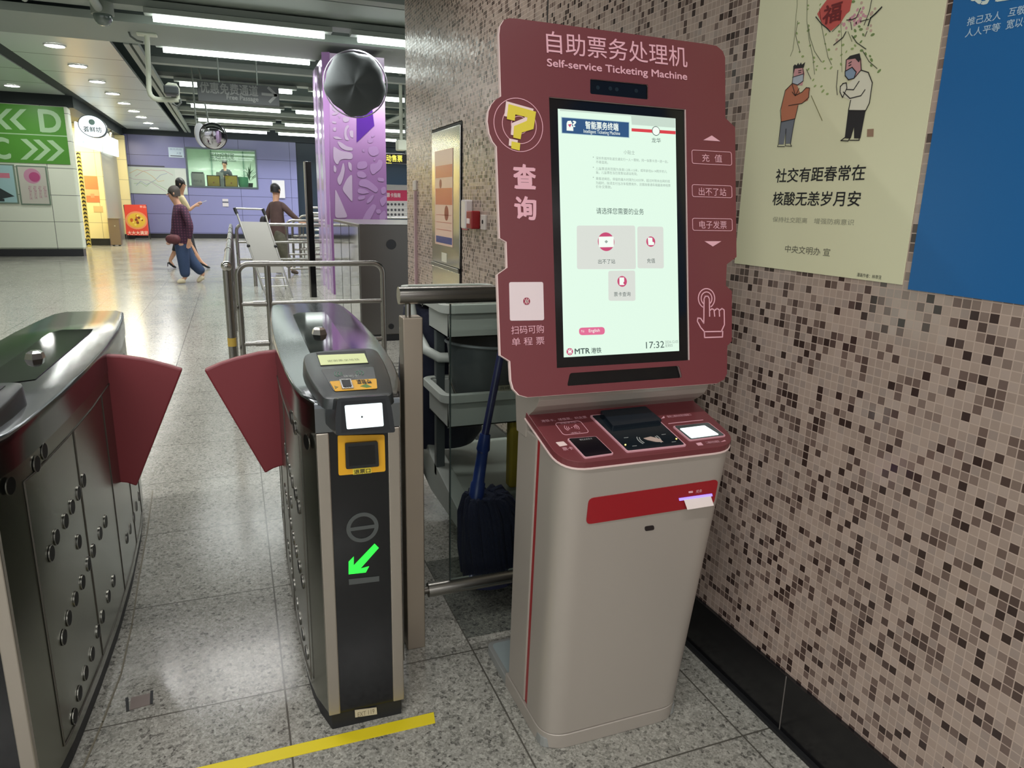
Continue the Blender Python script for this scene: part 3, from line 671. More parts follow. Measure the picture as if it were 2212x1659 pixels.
# tray
ft = Fr((kx, kfy(.872), .872), (1, 0, 0), (0, 1, .262))
tl = .232; hw = khw(.9)+.003
tp_ = roundpoly([(-hw, tl), (-hw, -.006), (hw, -.006), (hw, tl)], [.0, .075, .075, .0], 8)
tray = MB().prism(ft, [tp_], -.010, .008).build('tray', REDK, K, bevel=.003)
ed = roundpoly([(-hw-.002, tl), (-hw-.002, -.008), (hw+.002, -.008), (hw+.002, tl)], [0, .077, .077, 0], 8)
MB().prism(ft, [ed], -.0135, -.0095).build('tray_edge', PWHITE, K)
def quad(fr, pts, sc=1.0, r=0.0):
    P = [fr.uv(*p) for p in pts]
    A = sum(P[i][0]*P[(i+1) % len(P)][1]-P[(i+1) % len(P)][0]*P[i][1] for i in range(len(P)))
    if A < 0: P = P[::-1]
    m_ = Vector((sum(p[0] for p in P)/len(P), sum(p[1] for p in P)/len(P)))
    P = [tuple(m_+(Vector(p)-m_)*sc) for p in P]
    return roundpoly(P, r, 4) if r else P
ft2 = Fr(ft.p(0, 0, .008), ft.u, ft.v)
PKF = mat('frame_pink', (222, 168, 176), .4)
def framed(pts, nm, m, r=.006, th=.004, k=.95):
    a_ = MB().prism(ft2, [quad(ft2, pts, 1, r)], .0002, th).build(nm+'_frame', PKF, tray)
    return MB().prism(ft2, [quad(ft2, pts, k, r*.8)], th, th+.0012).build(nm, m, tray)
rd = framed([(1273, 900), (1398, 887), (1483, 965), (1354, 979)], 'document_reader', mat('reader_dark', (24, 32, 38), .12))
MB().prism(ft2, [quad(ft2, [(1295, 897), (1392, 887), (1428, 917), (1322, 930)], 1, .004)], .005, .014).build('reader_hood', mat('hood_dark', (26, 34, 42), .18), rd, bevel=.002)
GW = mat('faint_white', (170, 172, 168), .5)
c = ft2.uv(1401, 953)
for a0 in (150, -40):
    for r_ in (.024, .030): MB().prism(ft2, [arc(c[0], c[1], r_, .0022, a0, a0+62)], .0054, .0062).build('wave_mark', GW, rd)
hp = [(c[0]-.012, c[1]+.006), (c[0]+.010, c[1]+.010), (c[0]+.028, c[1]-.004), (c[0]+.030, c[1]-.018), (c[0]+.012, c[1]-.014), (c[0]-.006, c[1]-.002)]
MB().prism(ft2, [hp[::-1]], .0054, .0064).build('hand_mark', mat('hand_tan', (196, 172, 160), .5), rd)
LED = mat('led_yellow', (255, 214, 90), .4, emit=5)
for p in ((1350, 965), (1460, 952)):
    c = ft2.uv(*p); MB().prism(ft2, [circ(c[0], c[1], .0018, 10)], .0054, .0066).build('indicator_led', LED, rd)
for p, a_ in (((1347, 950), (1, -1)), ((1365, 968), (1, 1)), ((1437, 942), (-1, -1)), ((1459, 958), (-1, 1))):
    c = ft2.uv(*p)
    MB().prism(ft2, [rect(*sorted((c[0], c[0]+a_[0]*.012)), c[1]-.0006, c[1]+.0006)], .0054, .0060).build('corner_mark', GW, rd)
lr = framed([(1224, 950), (1287, 945), (1326, 983), (1263, 992)], 'card_reader', mat('reader_dark2', (22, 18, 24), .14), k=.93)
tb('请在此处刷卡', ft2, (1250, 953), (1278, 951), (1262, 955), (1262, 951), 'lettering', GW, lr, d=.0056)
sr = framed([(1452, 923), (1530, 915), (1568, 944), (1489, 954)], 'code_reader', mat('reader_grey', (70, 78, 78), .12), k=.93)
MB().prism(ft2, [quad(ft2, [(1466, 930), (1521, 923), (1553, 943), (1492, 951)], .97, .003)], .0054, .0066).build('lit_window', mat('window_glow', (232, 250, 250), .4, emit=1.6), sr)
c = ft2.uv(1235, 924)
for r_ in (.0085, .0135, .0185):
    for a0 in (-38, 142): MB().prism(ft2, [arc(c[0], c[1], r_, .0014, a0, a0+76)], .0003, .001).build('wave_mark', PINK, tray)
MB().prism(ft2, [circ(c[0], c[1], .0016, 8)], .0003, .001).build('wave_dot', PINK, tray)
q_ = rrect(c[0]-.036, c[0]+.036, c[1]-.030, c[1]+.028, .010); q2 = rrect(c[0]-.0345, c[0]+.0345, c[1]-.0285, c[1]+.0265, .0085)
MB().prism(ft2, [q_, q2[::-1]], .0003, .001).build('outline_mark', PINK, tray)
text('充值/读卡区', ft2, (c[0]-.022, c[0]+.022, c[1]+.0185, c[1]+.0265), 'lettering', PINK, tray, d=.001)
text('请刷卡', ft2, (c[0]-.014, c[0]+.014, c[1]-.027, c[1]-.0215), 'lettering', PINK, tray, d=.001)
tb('港铁卡、储值票、纪念票', ft2, (1168, 909), (1268, 903), (1215, 909), (1215, 903.5), 'lettering', PINK, tray, d=.001)
tb('请将二维码对准扫描窗口', ft2, (1440, 900), (1492, 896), (1465, 901), (1465, 896), 'lettering', PINK, tray, d=.001)
tb('二维码扫描区', ft2, (1524, 957), (1553, 953), (1538, 958), (1538, 953), 'lettering', PINK, tray, d=.001)
MB().prism(ft2, [quad(ft2, [(1443, 915), (1518, 907), (1519, 908), (1444, 916)])], .0003, .001).build('rule_mark', PINK, tray)
MB().prism(ft2, [quad(ft2, [(1428, 905), (1434, 899), (1436, 903)])], .0003, .001).build('arrow_mark', PINK, tray)
MB().prism(ft2, [quad(ft2, [(1503, 958), (1514, 956), (1519, 962), (1508, 963)])], .0003, .001).build('square_mark', PINK, tray)
MB().prism(ft2, [quad(ft2, [(1557, 955), (1565, 951), (1568, 953)])], .0003, .001).build('arrow_mark', PINK, tray)
MB().prism(ft2, [quad(ft2, [(1200, 956), (1217, 954), (1226, 962), (1209, 965)], 1, .002)], .0003, .001).build('card_mark', PWHITE, tray)
tb('票卡', ft2, (1212, 967), (1236, 966), (1222, 974), (1222, 966.5), 'lettering', PINK, tray, d=.001)
# front fascia
ff = Fr((kx, 1.488, 0), (1, 0, 0), (0, -.102/.88, 1))
fas = MB().prism(ff, [quad(ff, [(1271, 1076), (1551, 1035), (1540, 1089), (1265, 1132)], 1, .014)], .0003, .003).build('fascia_band', REDD, K)
slt = MB().prism(ff, [quad(ff, [(1465, 1075), (1536, 1065), (1537, 1070), (1466, 1080)])], .003, .0045).build('receipt_slot', mat('violet_glow', (130, 110, 255), .4, emit=2.0), fas)
P0, P1 = ff.uv(1475, 1076), ff.uv(1533, 1068); P2, P3 = ff.uv(1478, 1095), ff.uv(1535, 1086)
tag(MB().add([ff.p(P0[0], P0[1], .003), ff.p(P1[0], P1[1], .003), ff.p(P3[0], P3[1], .014), ff.p(P2[0], P2[1], .014), ff.p(P0[0], P0[1], .0035), ff.p(P1[0], P1[1], .0035), ff.p(P3[0], P3[1], .0146), ff.p(P2[0], P2[1], .0146)],
    [(3, 2, 1, 0), (4, 5, 6, 7), (0, 1, 5, 4), (1, 2, 6, 5), (2, 3, 7, 6), (3, 0, 4, 7)]).build('receipt', mat('paper', (236, 222, 216), .6)), 'white paper receipt sticking out of the lit slot in the red band', 'receipt')
tb('凭条', ff, (1501, 1062), (1515, 1058), (1508, 1063), (1508, 1056), 'lettering', PINK, fas, d=.0038)
MB().prism(ff, [quad(ff, [(1486, 1060), (1495, 1059), (1495, 1063), (1486, 1064)], 1, .001)], .003, .0038).build('slip_mark', PINK, fas)
MB().prism(ff, [quad(ff, [(1392, 1137), (1412, 1134), (1413, 1144), (1393, 1147)], 1, .0055)], .0003, .0015).build('key_hole', mat('hole_black', (28, 18, 18), .6), K)
# head
fh = Fr((kx, 1.487, 1.02), (1, 0, 0), (0, .198, .98))
hpts = [(1079, 75), (1081, 56), (1089, 43), (1100, 39), (1116, 40), (1526, 95), (1548, 99), (1561, 110), (1566.5, 124), (1567, 255), (1588, 275), (1591, 555), (1570, 571), (1568, 617), (1581, 629), (1581, 737), (1571, 747), (1570.5, 807), (1564, 820), (1549, 828),
        (1140, 858), (1122, 853), (1110, 840), (1105, 822), (1102.7, 780), (1082, 767), (1075.6, 593), (1096.7, 578), (1094.9, 522), (1080.7, 514), (1073.7, 316), (1065, 305), (1058, 288), (1054, 262), (1056, 240), (1062, 226), (1071, 215), (1083, 208)]
hp = [fh.uv(*p) for p in hpts][::-1]
scr = quad(fh, [(1186, 209), (1482, 236), (1490, 778), (1203, 795)], 1.0)
camw = quad(fh, [(1275, 170), (1400, 182.5), (1400, 215), (1275, 202.5)], 1, .004)
slw = quad(fh, [(1231, 806), (1467, 790), (1474, 816), (1225, 834)], 1, .006)
head = MB().prism(fh, [hp, scr[::-1], camw[::-1], slw[::-1]], -.012, 0).build('head_panel', REDK, K)
hb = [(a-.0022 if a < 0 else a-.0008, b_-.0008) for a, b_ in hp]
MB().prism(fh, [hb, [(a-.0012 if a > .0 else a, b_) for a, b_ in scr][::-1], camw[::-1], slw[::-1]], -.0122, -.0015).build('panel_edge', PWHITE, K)
MB().prism(fh, [rrect(-.262, .262, .03, .80, .02)], -.085, -.014).build('head_housing', mat('housing_grey', (120, 116, 110), .5), K, bevel=.006)
bez = MB().prism(fh, [quad(fh, [(1186, 209), (1482, 236), (1490, 778), (1203, 795)], 1.03)], -.013, -.006).build('screen_bezel', BLACKG, K)
dq = quad(fh, [(1205, 235), (1459, 256), (1467, 758), (1218, 772)])
fd = Fr(fh.p(0, 0, -.0055), fh.u, fh.v)
UI = lambda n, c, e=.9: mat('ui_'+n, c, .5, emit=.78)
disp = MB().prism(fh, [quad(fd, [(1205, 235), (1459, 256), (1467, 758), (1218, 772)])], -.006, -.0052).build('touch_display', UI('screen', (222, 246, 228), 1.0), K)
cw_ = MB().prism(fh, [camw], -.011, -.004).build('camera_window', BLACKG, K)
for p in ((1293, 188), (1320, 190), (1334, 192), (1376, 195)):
    c = fh.uv(*p); MB().prism(fh, [circ(c[0], c[1], .005, 12)], -.004, -.0034).build('lens', mat('lens_dark', (30, 38, 42), .1), cw_)
MB().prism(fh, [slw], -.0118, -.008).build('lower_slot', BLACKG, K)
def c5(x, y): return (1040+x/3.95, 20+y/3.95)
def c6(x, y): return (1040+x/3.318, 400+y/3.318)
def T5(s, x0, y0, x1, y1, m, par=None, fr=None, nm='lettering', **k):
    fr = fr or fh; xm, ym = (x0+x1)/2, (y0+y1)/2
    return tb(s, fr, c5(x0, ym), c5(x1, ym), c5(xm, y1), c5(xm, y0), nm, m, par or head, **k)
def T6(s, x0, y0, x1, y1, m, par=None, fr=None, nm='lettering', **k):
    fr = fr or fh; xm, ym = (x0+x1)/2, (y0+y1)/2
    return tb(s, fr, c6(x0, ym), c6(x1, ym), c6(xm, y1), c6(xm, y0), nm, m, par or head, **k)
T5('自助票务处理机', 555, 255, 1750, 435, PINK, nm='title_lettering', bold=.004)
T5('Self-service Ticketing Machine', 562, 484, 1750, 565, PINK, nm='title_lettering', bold=.018)
c = fh.uv(*c5(316, 988)); k_ = (fh.uv(*c5(525, 988))[0]-fh.uv(*c5(105, 988))[0])/2
for f_ in (1.0, .70, .34):
    MB().prism(fh, [circ(c[0]+(0 if f_ == 1 else .002), c[1], k_*f_, 44), circ(c[0]+(0 if f_ == 1 else .002), c[1], k_*f_-.0016, 44)[::-1]], .0003, .0012).build('ring_mark', PINK, head)
qm = [(228, 812), (462, 878), (440, 1025), (340, 1055), (330, 1112), (268, 1098), (275, 1000), (385, 955), (390, 925), (285, 900), (280, 955), (213, 940)]
qd = [(255, 1130), (328, 1145), (322, 1208), (250, 1190)]
for P in (qm, qd):
    MB().prism(fh, [quad(fh, [c5(a-20, b_-26) for a, b_ in P])], .0012, .002).build('question_mark_shadow', PWHITE, head)
    MB().prism(fh, [quad(fh, [c5(a, b_) for a, b_ in P])], .002, .003).build('question_mark', mat('question_yellow', (226, 206, 60), .5), head)
T5('查', 275, 1330, 458, 1528, PINK, bold=.035); T6('询', 240, 85, 388, 245, PINK, bold=.035)
MTRR = mat('logo_red', (150, 34, 66), .5)
def roundel(fr, c, r, d, par, mred, mwhite):
    rd_ = MB().prism(fr, [circ(c[0], c[1], r, 26)], d, d+.0008).build('logo_roundel', mred, par)
    S_ = []
    for sg in (1, -1):
        S_.append([(c[0]+r*.55*math.cos(math.radians(a)), c[1]+sg*(r*.62-r*.55*math.sin(math.radians(a)))) for a in range(10, 171, 20)])
    L_ = [[(c[0], c[1]-r*.75), (c[0], c[1]+r*.75)], [(c[0]-r*.45, c[1]), (c[0]+r*.45, c[1])]]+S_
    for l_ in L_: shapes(fr, ribbon(l_, r*.2), d+.0008, d+.0014).build('logo_stroke', mwhite, rd_)
MB().prism(fh, [quad(fh, [c6(197, 695), c6(441, 694), c6(448, 968), c6(203, 972)], 1, .005)], .0003, .0012).build('white_plate', mat('plate_pinkwhite', (232, 214, 214), .45), head)
roundel(fh, fh.uv(*c6(322, 832)), .0085, .0014, head, MTRR, PWHITE)
T6('扫码可购', 212, 1005, 446, 1064, PINK); T6('单 程 票', 216, 1090, 450, 1147, PINK)
MB().prism(fh, [quad(fh, [c5(1963, 1078), c5(2036, 1128), c5(1890, 1118)])], .0003, .0012).build('triangle_mark', PINK, head)
MB().prism(fh, [quad(fh, [c6(1597, 402), c6(1718, 402), c6(1657, 440)])], .0003, .0012).build('triangle_mark', PINK, head)
def obox(P):
    a_ = quad(fh, P); us = [p[0] for p in a_]; vs = [p[1] for p in a_]; x = (min(us), max(us), min(vs)+.002, max(vs)-.002)
    MB().prism(fh, [rrect(*x, .006), rrect(x[0]+.0014, x[1]-.0014, x[2]+.0014, x[3]-.0014, .0048)[::-1]], .0003, .0012).build('button_outline', PINK, head)
obox([c5(1795, 1200), c5(2132, 1212), c5(2132, 1337), c5(1795, 1325)]); T5('充  值', 1880, 1238, 2050, 1305, PINK)
obox([c5(1797, 1490), c5(2135, 1500), c5(2135, 1618), c5(1797, 1608)]); T5('出不了站', 1852, 1525, 2085, 1592, PINK)
obox([c6(1512, 232), c6(1796, 235), c6(1796, 335), c6(1512, 330)]); T6('电子发票', 1560, 256, 1755, 312, PINK)
c = fh.uv(*c6(1612, 812)); r1 = (fh.uv(*c6(1670, 812))[0]-fh.uv(*c6(1553, 812))[0])/2
MB().prism(fh, [arc(c[0], c[1], r1, .0026, -62, 242, 36)], .0003, .0012).build('touch_ring', PINK, head)
MB().prism(fh, [arc(c[0], c[1], r1*.66, .0026, -58, 238, 30)], .0003, .0012).build('touch_ring', PINK, head)
hand = [(1592, 990), (1594, 815), (1603, 796), (1622, 796), (1632, 815), (1634, 940)]
for st in (hand, [(1634, 900), (1650, 886), (1665, 893), (1670, 940)], [(1670, 898), (1686, 884), (1702, 893), (1705, 940)], [(1705, 898), (1722, 884), (1738, 895), (1740, 1000), (1718, 1048)],
           [(1592, 990), (1570, 955), (1550, 952), (1546, 975), (1570, 1020), (1596, 1050)], [(1596, 1050), (1728, 1048), (1726, 1088), (1598, 1092), (1596, 1050)]):
    shapes(fh, ribbon([fh.uv(*c6(*p)) for p in st], .0030), .0003, .0012).build('hand_outline', PINK, head)
# what the display shows (one small flat shape each)
DK = UI('dark', (60, 78, 76), .9); GY = UI('grey', (150, 164, 156), .9); UR = UI('rose', (196, 70, 112), .9); UW = UI('white', (240, 250, 240), 1.0); UT = UI('tile', (214, 218, 210), .95); UBL = UI('blue', (34, 78, 124), .9); URED = UI('red', (214, 60, 70), .9)
def ui(pts, m, d0=.0004, d1=.0008, nm='screen_shape', r=0, cc=c5):
    return MB().prism(fd, [quad(fd, [cc(*p) for p in pts], 1, r)], d0, d1).build(nm, m, disp)
ui([(668, 850), (1650, 932), (1652, 1012), (1282, 985), (1276, 912), (668, 868)], UI('pale', (196, 214, 200), .9), nm='screen_banner')
ui([(678, 918), (1262, 962), (1262, 1100), (682, 1060)], UI('rim', (178, 206, 206), .9), nm='title_rim')
ui([(685, 925), (1255, 968), (1255, 1094), (687, 1055)], UBL, .0008, .0012, nm='title_box')
T5('智能票务终端', 885, 965, 1165, 1030, UW, disp, fd, d=.0015, nm='screen_lettering', bold=.02)
T5('Intelligent Ticketing Machine', 870, 1036, 1180, 1075, UW, disp, fd, d=.0015, nm='screen_lettering')
ui([(725, 975), (733, 955), (760, 952), (772, 975), (770, 1000), (780, 1003), (782, 1040), (725, 1036)], UW, .0012, .0015, nm='hand_symbol')
ui([(735, 985), (768, 980), (752, 1010)], UR, .0015, .0018, nm='ticket_symbol')
T5('?', 778, 955, 803, 1005, UW, disp, fd, d=.0015, nm='screen_lettering', bold=.03)
ui([(1280, 1016), (1655, 1040), (1655, 1068), (1280, 1042)], URED, nm='line_diagram')
c = fd.uv(*c5(1487, 1040)); MB().prism(fd, [circ(c[0], c[1], .0115, 26)], .0008, .0011).build('station_ring', DK, disp); MB().prism(fd, [circ(c[0], c[1], .0100, 26)], .0011, .0014).build('station_dot', UW, disp)
T5('龙华', 1450, 1098, 1528, 1140, DK, disp, fd, d=.0010, nm='screen_lettering')
T5('小贴士', 1212, 1204, 1306, 1240, GY, disp, fd, d=.0010, nm='screen_lettering')
for s_, y, x1 in (('深圳市城市轨道交通实行一人一票制，同一张票卡须一进一出，', 1275, 1590), ('不得混用。', 1305, 1078), ('儿童票适用范围为身高1.2米-1.5米，或年龄在6-14周岁的儿', 1362, 1580), ('童。儿童票在当日发售站进站有效。', 1392, 1330),
                  ('乘客进闸后，停留的最大时限为210分钟，超过时限未出闸的视', 1446, 1605), ('为超时，除须支付当次车程费用外，还需按普通车厢最高单程票', 1482, 1610), ('价补交票款。', 1514, 1110)):
    T5(s_, 975, y-13+(x1-975)*.018, x1, y+13+(x1-975)*.018, GY, disp, fd, d=.0010, nm='screen_lettering')
for y in (1262, 1348, 1434): ui([(950, y-3), (957, y-3), (957, y+4), (950, y+4)], GY, nm='bullet')
T6('请选择您需要的业务', 822, 165, 1162, 210, DK, disp, fd, d=.0010, nm='screen_lettering')
ui([(682, 290), (1100, 290), (1106, 602), (684, 602)], UT, nm='menu_tile', r=.006, cc=c6)
ui([(1116, 296), (1302, 298), (1306, 597), (1118, 596)], UT, nm='menu_tile', r=.006, cc=c6)
ui([(908, 614), (1100, 612), (1103, 829), (910, 829)], UT, nm='menu_tile', r=.006, cc=c6)
for x, y, r_ in ((892, 406, .0225), (1212, 405, .0128), (1007, 690, .0132)):
    c = fd.uv(*c6(x, y)); MB().prism(fd, [circ(c[0], c[1], r_, 30)], .0008, .0012).build('menu_icon', UR, disp)
ui([(838, 370), (945, 368), (946, 444), (840, 446)], UW, .0012, .0016, 'card_symbol', .003, c6); ui([(880, 405), (892, 394), (905, 405), (892, 418)], GY, .0016, .0019, 'card_symbol', 0, c6)
ui([(1190, 375), (1222, 378), (1225, 430), (1195, 430)], UW, .0012, .0016, 'note_symbol', 0, c6); ui([(1215, 408), (1235, 408), (1235, 430), (1215, 430)], UW, .0016, .0019, 'coin_symbol', .003, c6)
ui([(987, 662), (1020, 662), (1022, 716), (988, 716)], UW, .0012, .0016, 'slip_symbol', 0, c6); ui([(1015, 692), (1034, 692), (1034, 710), (1015, 710)], UR, .0016, .0019, 'lens_symbol', .003, c6)
T6('出不了站', 835, 530, 957, 564, DK, disp, fd, d=.0010, nm='screen_lettering'); T6('充值', 1185, 525, 1243, 558, DK, disp, fd, d=.0010, nm='screen_lettering'); T6('票卡查询', 948, 765, 1067, 797, DK, disp, fd, d=.0010, nm='screen_lettering')
ui([(697, 1022), (882, 1016), (884, 1070), (700, 1076)], UI('pill', (222, 106, 146), .95), nm='language_button', r=.010, cc=c6)
T6('English', 768, 1030, 846, 1060, UW, disp, fd, d=.0011, nm='screen_lettering'); T6('⇆', 712, 1038, 736, 1056, UW, disp, fd, d=.0011, nm='screen_lettering')
roundel(fd, fd.uv(*c6(632, 1193)), .0085, .0004, disp, UR, UW)
T6('MTR', 668, 1170, 775, 1208, DK, disp, fd, d=.0010, nm='screen_lettering', bold=.02); T6('港铁', 785, 1164, 858, 1204, DK, disp, fd, d=.0010, nm='screen_lettering', bold=.01)
T6('17:32', 1178, 1120, 1308, 1168, DK, disp, fd, d=.0010, nm='screen_lettering'); T6('2024-12-05', 1315, 1113, 1408, 1133, GY, disp, fd, d=.0010, nm='screen_lettering'); T6('星期四', 1315, 1139, 1368, 1160, GY, disp, fd, d=.0010, nm='screen_lettering')
# ------------------------------------------------------------------ posters on the mosaic wall
fw = Fr((XW-.0005, 0, 0), (0, -1, 0), (0, 0, 1))
def cp(x, y): return (1560+x/2.514, y/2.514)          # enlarged view of the poster in the photo
def cq(x, y): return (1640+x/7.9, y/7.9)
CREAMP = mat('poster_cream', (222, 220, 184), .42)
pA = thing('illustrated_poster', 'tall pale cream poster with two greeting cartoon men on the mosaic wall', 'poster', (XW-.002, 1.46, 1.75))
MB().prism(fw, [rect(-1.746, -1.166, 1.298, 2.36)], .0005, .0022).build('sheet', CREAMP, pA)
Z0 = .0023
def art(pts, col, nm, cc=cp, lay=0, par=pA):
    return MB().prism(fw, [quad(fw, [cc(*p) for p in pts])], Z0+lay*.0004, Z0+.0003+lay*.0004).build(nm, mat('ink_%d_%d_%d' % col, col, .6), par)
def ink(pts, w, nm, cc=cp, col=(30, 26, 24), lay=3, par=pA):
    P = [fw.uv(*cc(*p)) for p in pts]
    return shapes(fw, ribbon(P, w), Z0+lay*.0004, Z0+.0003+lay*.0004).build(nm, mat('ink_%d_%d_%d' % col, col, .6), par)
def blobs(L, col, nm, rx, ry, cc=cq, lay=0):
    mb = MB()
    for x, y in L:
        c = fw.uv(*cc(x, y)); a = random.uniform(-.9, .9); k = random.uniform(.75, 1.25)
        P = [(c[0]+(rx*k*math.cos(t)*math.cos(a)-ry*k*math.sin(t)*math.sin(a)), c[1]+(rx*k*math.cos(t)*math.sin(a)+ry*k*math.sin(t)*math.cos(a))) for t in [i*math.pi/5 for i in range(10)]]
        mb.prism(fw, [P], Z0+lay*.0004, Z0+.0003+lay*.0004)
    mb.build(nm, mat('ink_%d_%d_%d' % col, col, .6), pA)
LEAF = (150, 168, 104)
ink([(660, 0), (662, 90), (640, 300), (620, 600), (590, 850), (545, 960)], .0011, 'willow_twig', cq, (110, 116, 84), 1)
ink([(672, 360), (636, 600), (680, 780), (715, 890)], .0012, 'willow_twig', cq, (70, 74, 56), 1)
ink([(835, 0), (828, 360), (870, 700), (930, 960), (960, 1270)], .0012, 'willow_twig', cq, (100, 106, 78), 1)
ink([(850, 420), (880, 640), (960, 880), (1080, 1060)], .0012, 'willow_twig', cq, (90, 96, 70), 1)
ink([(1045, 150), (1080, 450), (1140, 740), (1190, 980), (1250, 1105)], .0012, 'willow_twig', cq, (100, 104, 76), 1)
ink([(1400, 200), (1420, 640), (1420, 1000), (1428, 1230)], .0010, 'willow_twig', cq, (120, 124, 88), 1)
ink([(1530, 540), (1600, 710)], .0012, 'willow_twig', cq, (120, 124, 88), 1)
ink([(1600, 610), (1680, 730), (1840, 840)], .0018, 'willow_twig', cq, (52, 60, 40), 2)
ink([(1790, 880), (1890, 1050), (2030, 1170)], .0014, 'willow_twig', cq, (60, 66, 44), 2)
ink([(820, 1180), (900, 1350)], .0012, 'willow_twig', cq, (60, 60, 46), 2)
ink([(1360, 1200), (1335, 1480), (1350, 1620)], .0016, 'willow_twig', cq, (60, 56, 46), 2)
ink([(488, 520), (548, 655)], .0015, 'willow_twig', cp, (120, 116, 74), 1)
blobs([(850, 95), (840, 160), (685, 400), (655, 570), (690, 720), (700, 890), (755, 965), (860, 440), (850, 520), (880, 780), (1055, 80), (1150, 590), (1140, 750), (1200, 850), (950, 985), (945, 1060), (1000, 1130), (985, 1190), (1110, 1050), (1240, 1010), (1135, 1170), (1240, 1160), (1380, 540), (1440, 770), (1415, 940), (1500, 885), (1600, 835), (1650, 780), (1410, 1100), (850, 1185), (935, 1365), (965, 1470), (1075, 1475), (1100, 1555), (1175, 1605)], LEAF, 'willow_leaves', .0042, .0024)
blobs([(1650, 525), (1645, 630), (1750, 715), (1760, 865), (1830, 920), (1905, 960), (1930, 1025), (1925, 1120), (1750, 505), (1790, 595), (1950, 595), (2060, 1215), (1720, 455), (1620, 30)], (118, 140, 82), 'willow_leaves', .0048, .0026)
blobs([(1690, 170), (1640, 260), (1700, 270), (1760, 210), (1790, 260), (1740, 320), (1640, 340), (1600, 300), (1560, 320), (1650, 410), (1690, 380), (1560, 350), (1460, 420), (1500, 480), (1790, 140), (1830, 280), (1740, 370)], (206, 150, 160), 'blossom', .0048, .0040, lay=0)
blobs([(1420, 400), (1340, 690), (1330, 840), (1760, 50), (1990, 150), (1930, 230), (1860, 490), (1920, 440), (1920, 525), (1370, 600)], (196, 168, 150), 'blossom', .0044, .0034, lay=0)
art([(1005, 240), (1080, 120), (1170, 0), (1600, 0), (1560, 190), (1500, 240), (1400, 400), (1240, 530), (1090, 400)], (196, 84, 76), 'red_diamond', cq, 1)
ink([(985, 290), (1080, 410), (1180, 490), (1230, 545)], .0022, 'diamond_edge', cq); ink([(1265, 540), (1390, 420)], .0014, 'diamond_edge', cq)
ink([(2110, 125), (2010, 230), (1920, 310), (1880, 440)], .0034, 'branch', cq); ink([(1890, 330), (1740, 370)], .0016, 'branch', cq)
ink([(1940, 0), (1900, 200), (1850, 330), (1810, 430)], .0016, 'branch', cq); ink([(1750, 140), (1680, 300), (1600, 340), (1510, 345)], .0018, 'branch', cq)
ink([(1580, 380), (1600, 510)], .0016, 'branch', cq); ink([(1500, 545), (1450, 640), (1290, 770)], .0024, 'branch', cq); ink([(1860, 540), (1825, 625)], .0016, 'branch', cq)
tb('福', fw, cq(1120, 200), cq(1420, 200), cq(1270, 380), cq(1270, 70), 'character', mat('ink_100_16_20', (110, 20, 24), .6), pA, d=Z0+.0014, bold=.02)
# man on the left: orange pullover, grey trousers
art([(395, 395), (392, 460), (440, 465), (452, 400), (445, 370), (400, 372)], (206, 150, 150), 'face', cp, 1)
art([(388, 418), (448, 402), (446, 440), (412, 460), (385, 450)], (176, 184, 192), 'face_mask', cp, 2)
art([(390, 412), (392, 360), (400, 350), (410, 356), (418, 342), (424, 354), (434, 340), (438, 352), (456, 338), (448, 368), (400, 374)], (34, 30, 28), 'hair', cp, 2)
art([(385, 455), (350, 490), (325, 590), (325, 660), (400, 645), (418, 570), (470, 545), (482, 480), (462, 476), (430, 510), (412, 465)], (184, 112, 82), 'pullover', cp, 1)
art([(325, 660), (398, 648), (378, 780), (350, 782), (352, 700), (338, 785), (312, 785)], (112, 116, 124), 'trousers', cp, 1)
for L_ in ([(385, 455), (348, 492), (322, 600), (326, 662), (402, 645), (418, 575)], [(325, 662), (310, 785), (306, 796), (345, 796)], [(400, 648), (376, 782), (383, 795), (348, 792), (352, 700)], [(386, 500), (402, 520), (440, 500), (462, 476), (480, 478), (476, 530), (440, 562), (366, 574)],
           [(392, 408), (386, 452), (416, 462), (446, 440), (448, 402), (444, 372)], [(388, 420), (448, 402)], [(385, 455), (404, 520), (424, 480)], [(420, 385), (436, 381)], [(420, 396), (434, 393)]):
    ink(L_, .0016, 'ink_line')
# man on the right: white pullover, black trousers
art([(680, 325), (676, 385), (700, 435), (725, 420), (762, 375), (760, 325), (745, 300)], (204, 148, 148), 'face', cp, 1)
art([(674, 388), (712, 366), (732, 392), (722, 426), (692, 434), (674, 412)], (132, 152, 172), 'face_mask', cp, 2)
art([(678, 326), (700, 304), (752, 290), (758, 318), (748, 340), (728, 318)], (30, 28, 28), 'hair', cp, 2)
art([(725, 420), (762, 380), (800, 392), (822, 450), (806, 560), (785, 600), (695, 600), (700, 545), (650, 520), (645, 480), (665, 452), (690, 460)], (222, 218, 196), 'pullover', cp, 1)
art([(690, 600), (785, 598), (756, 752), (722, 752), (722, 690), (704, 750), (672, 746)], (28, 26, 28), 'trousers', cp, 2)
for L_ in ([(762, 382), (800, 394), (822, 450), (806, 560), (785, 602), (692, 600), (704, 545)], [(660, 455), (680, 450), (684, 478), (660, 530), (646, 500), (648, 470), (662, 456)], [(664, 500), (700, 535), (760, 520), (782, 488)], [(680, 486), (720, 488), (750, 442)],
           [(674, 388), (674, 412), (692, 434), (722, 426), (734, 392), (712, 366), (674, 388)], [(680, 325), (676, 386)], [(722, 426), (762, 380), (758, 320)], [(650, 764), (690, 766), (700, 750), (672, 748), (650, 764)], [(698, 762), (750, 762), (750, 752)], [(694, 345), (708, 336)], [(694, 358), (706, 352)]):
    ink(L_, .0021, 'ink_line')
art([(793, 702), (828, 700), (826, 742), (791, 743)], (150, 120, 96), 'seal_stamp', cp, 1)
INKM = MATS['ink']; GREYT = mat('poster_grey_text', (150, 150, 128), .6)
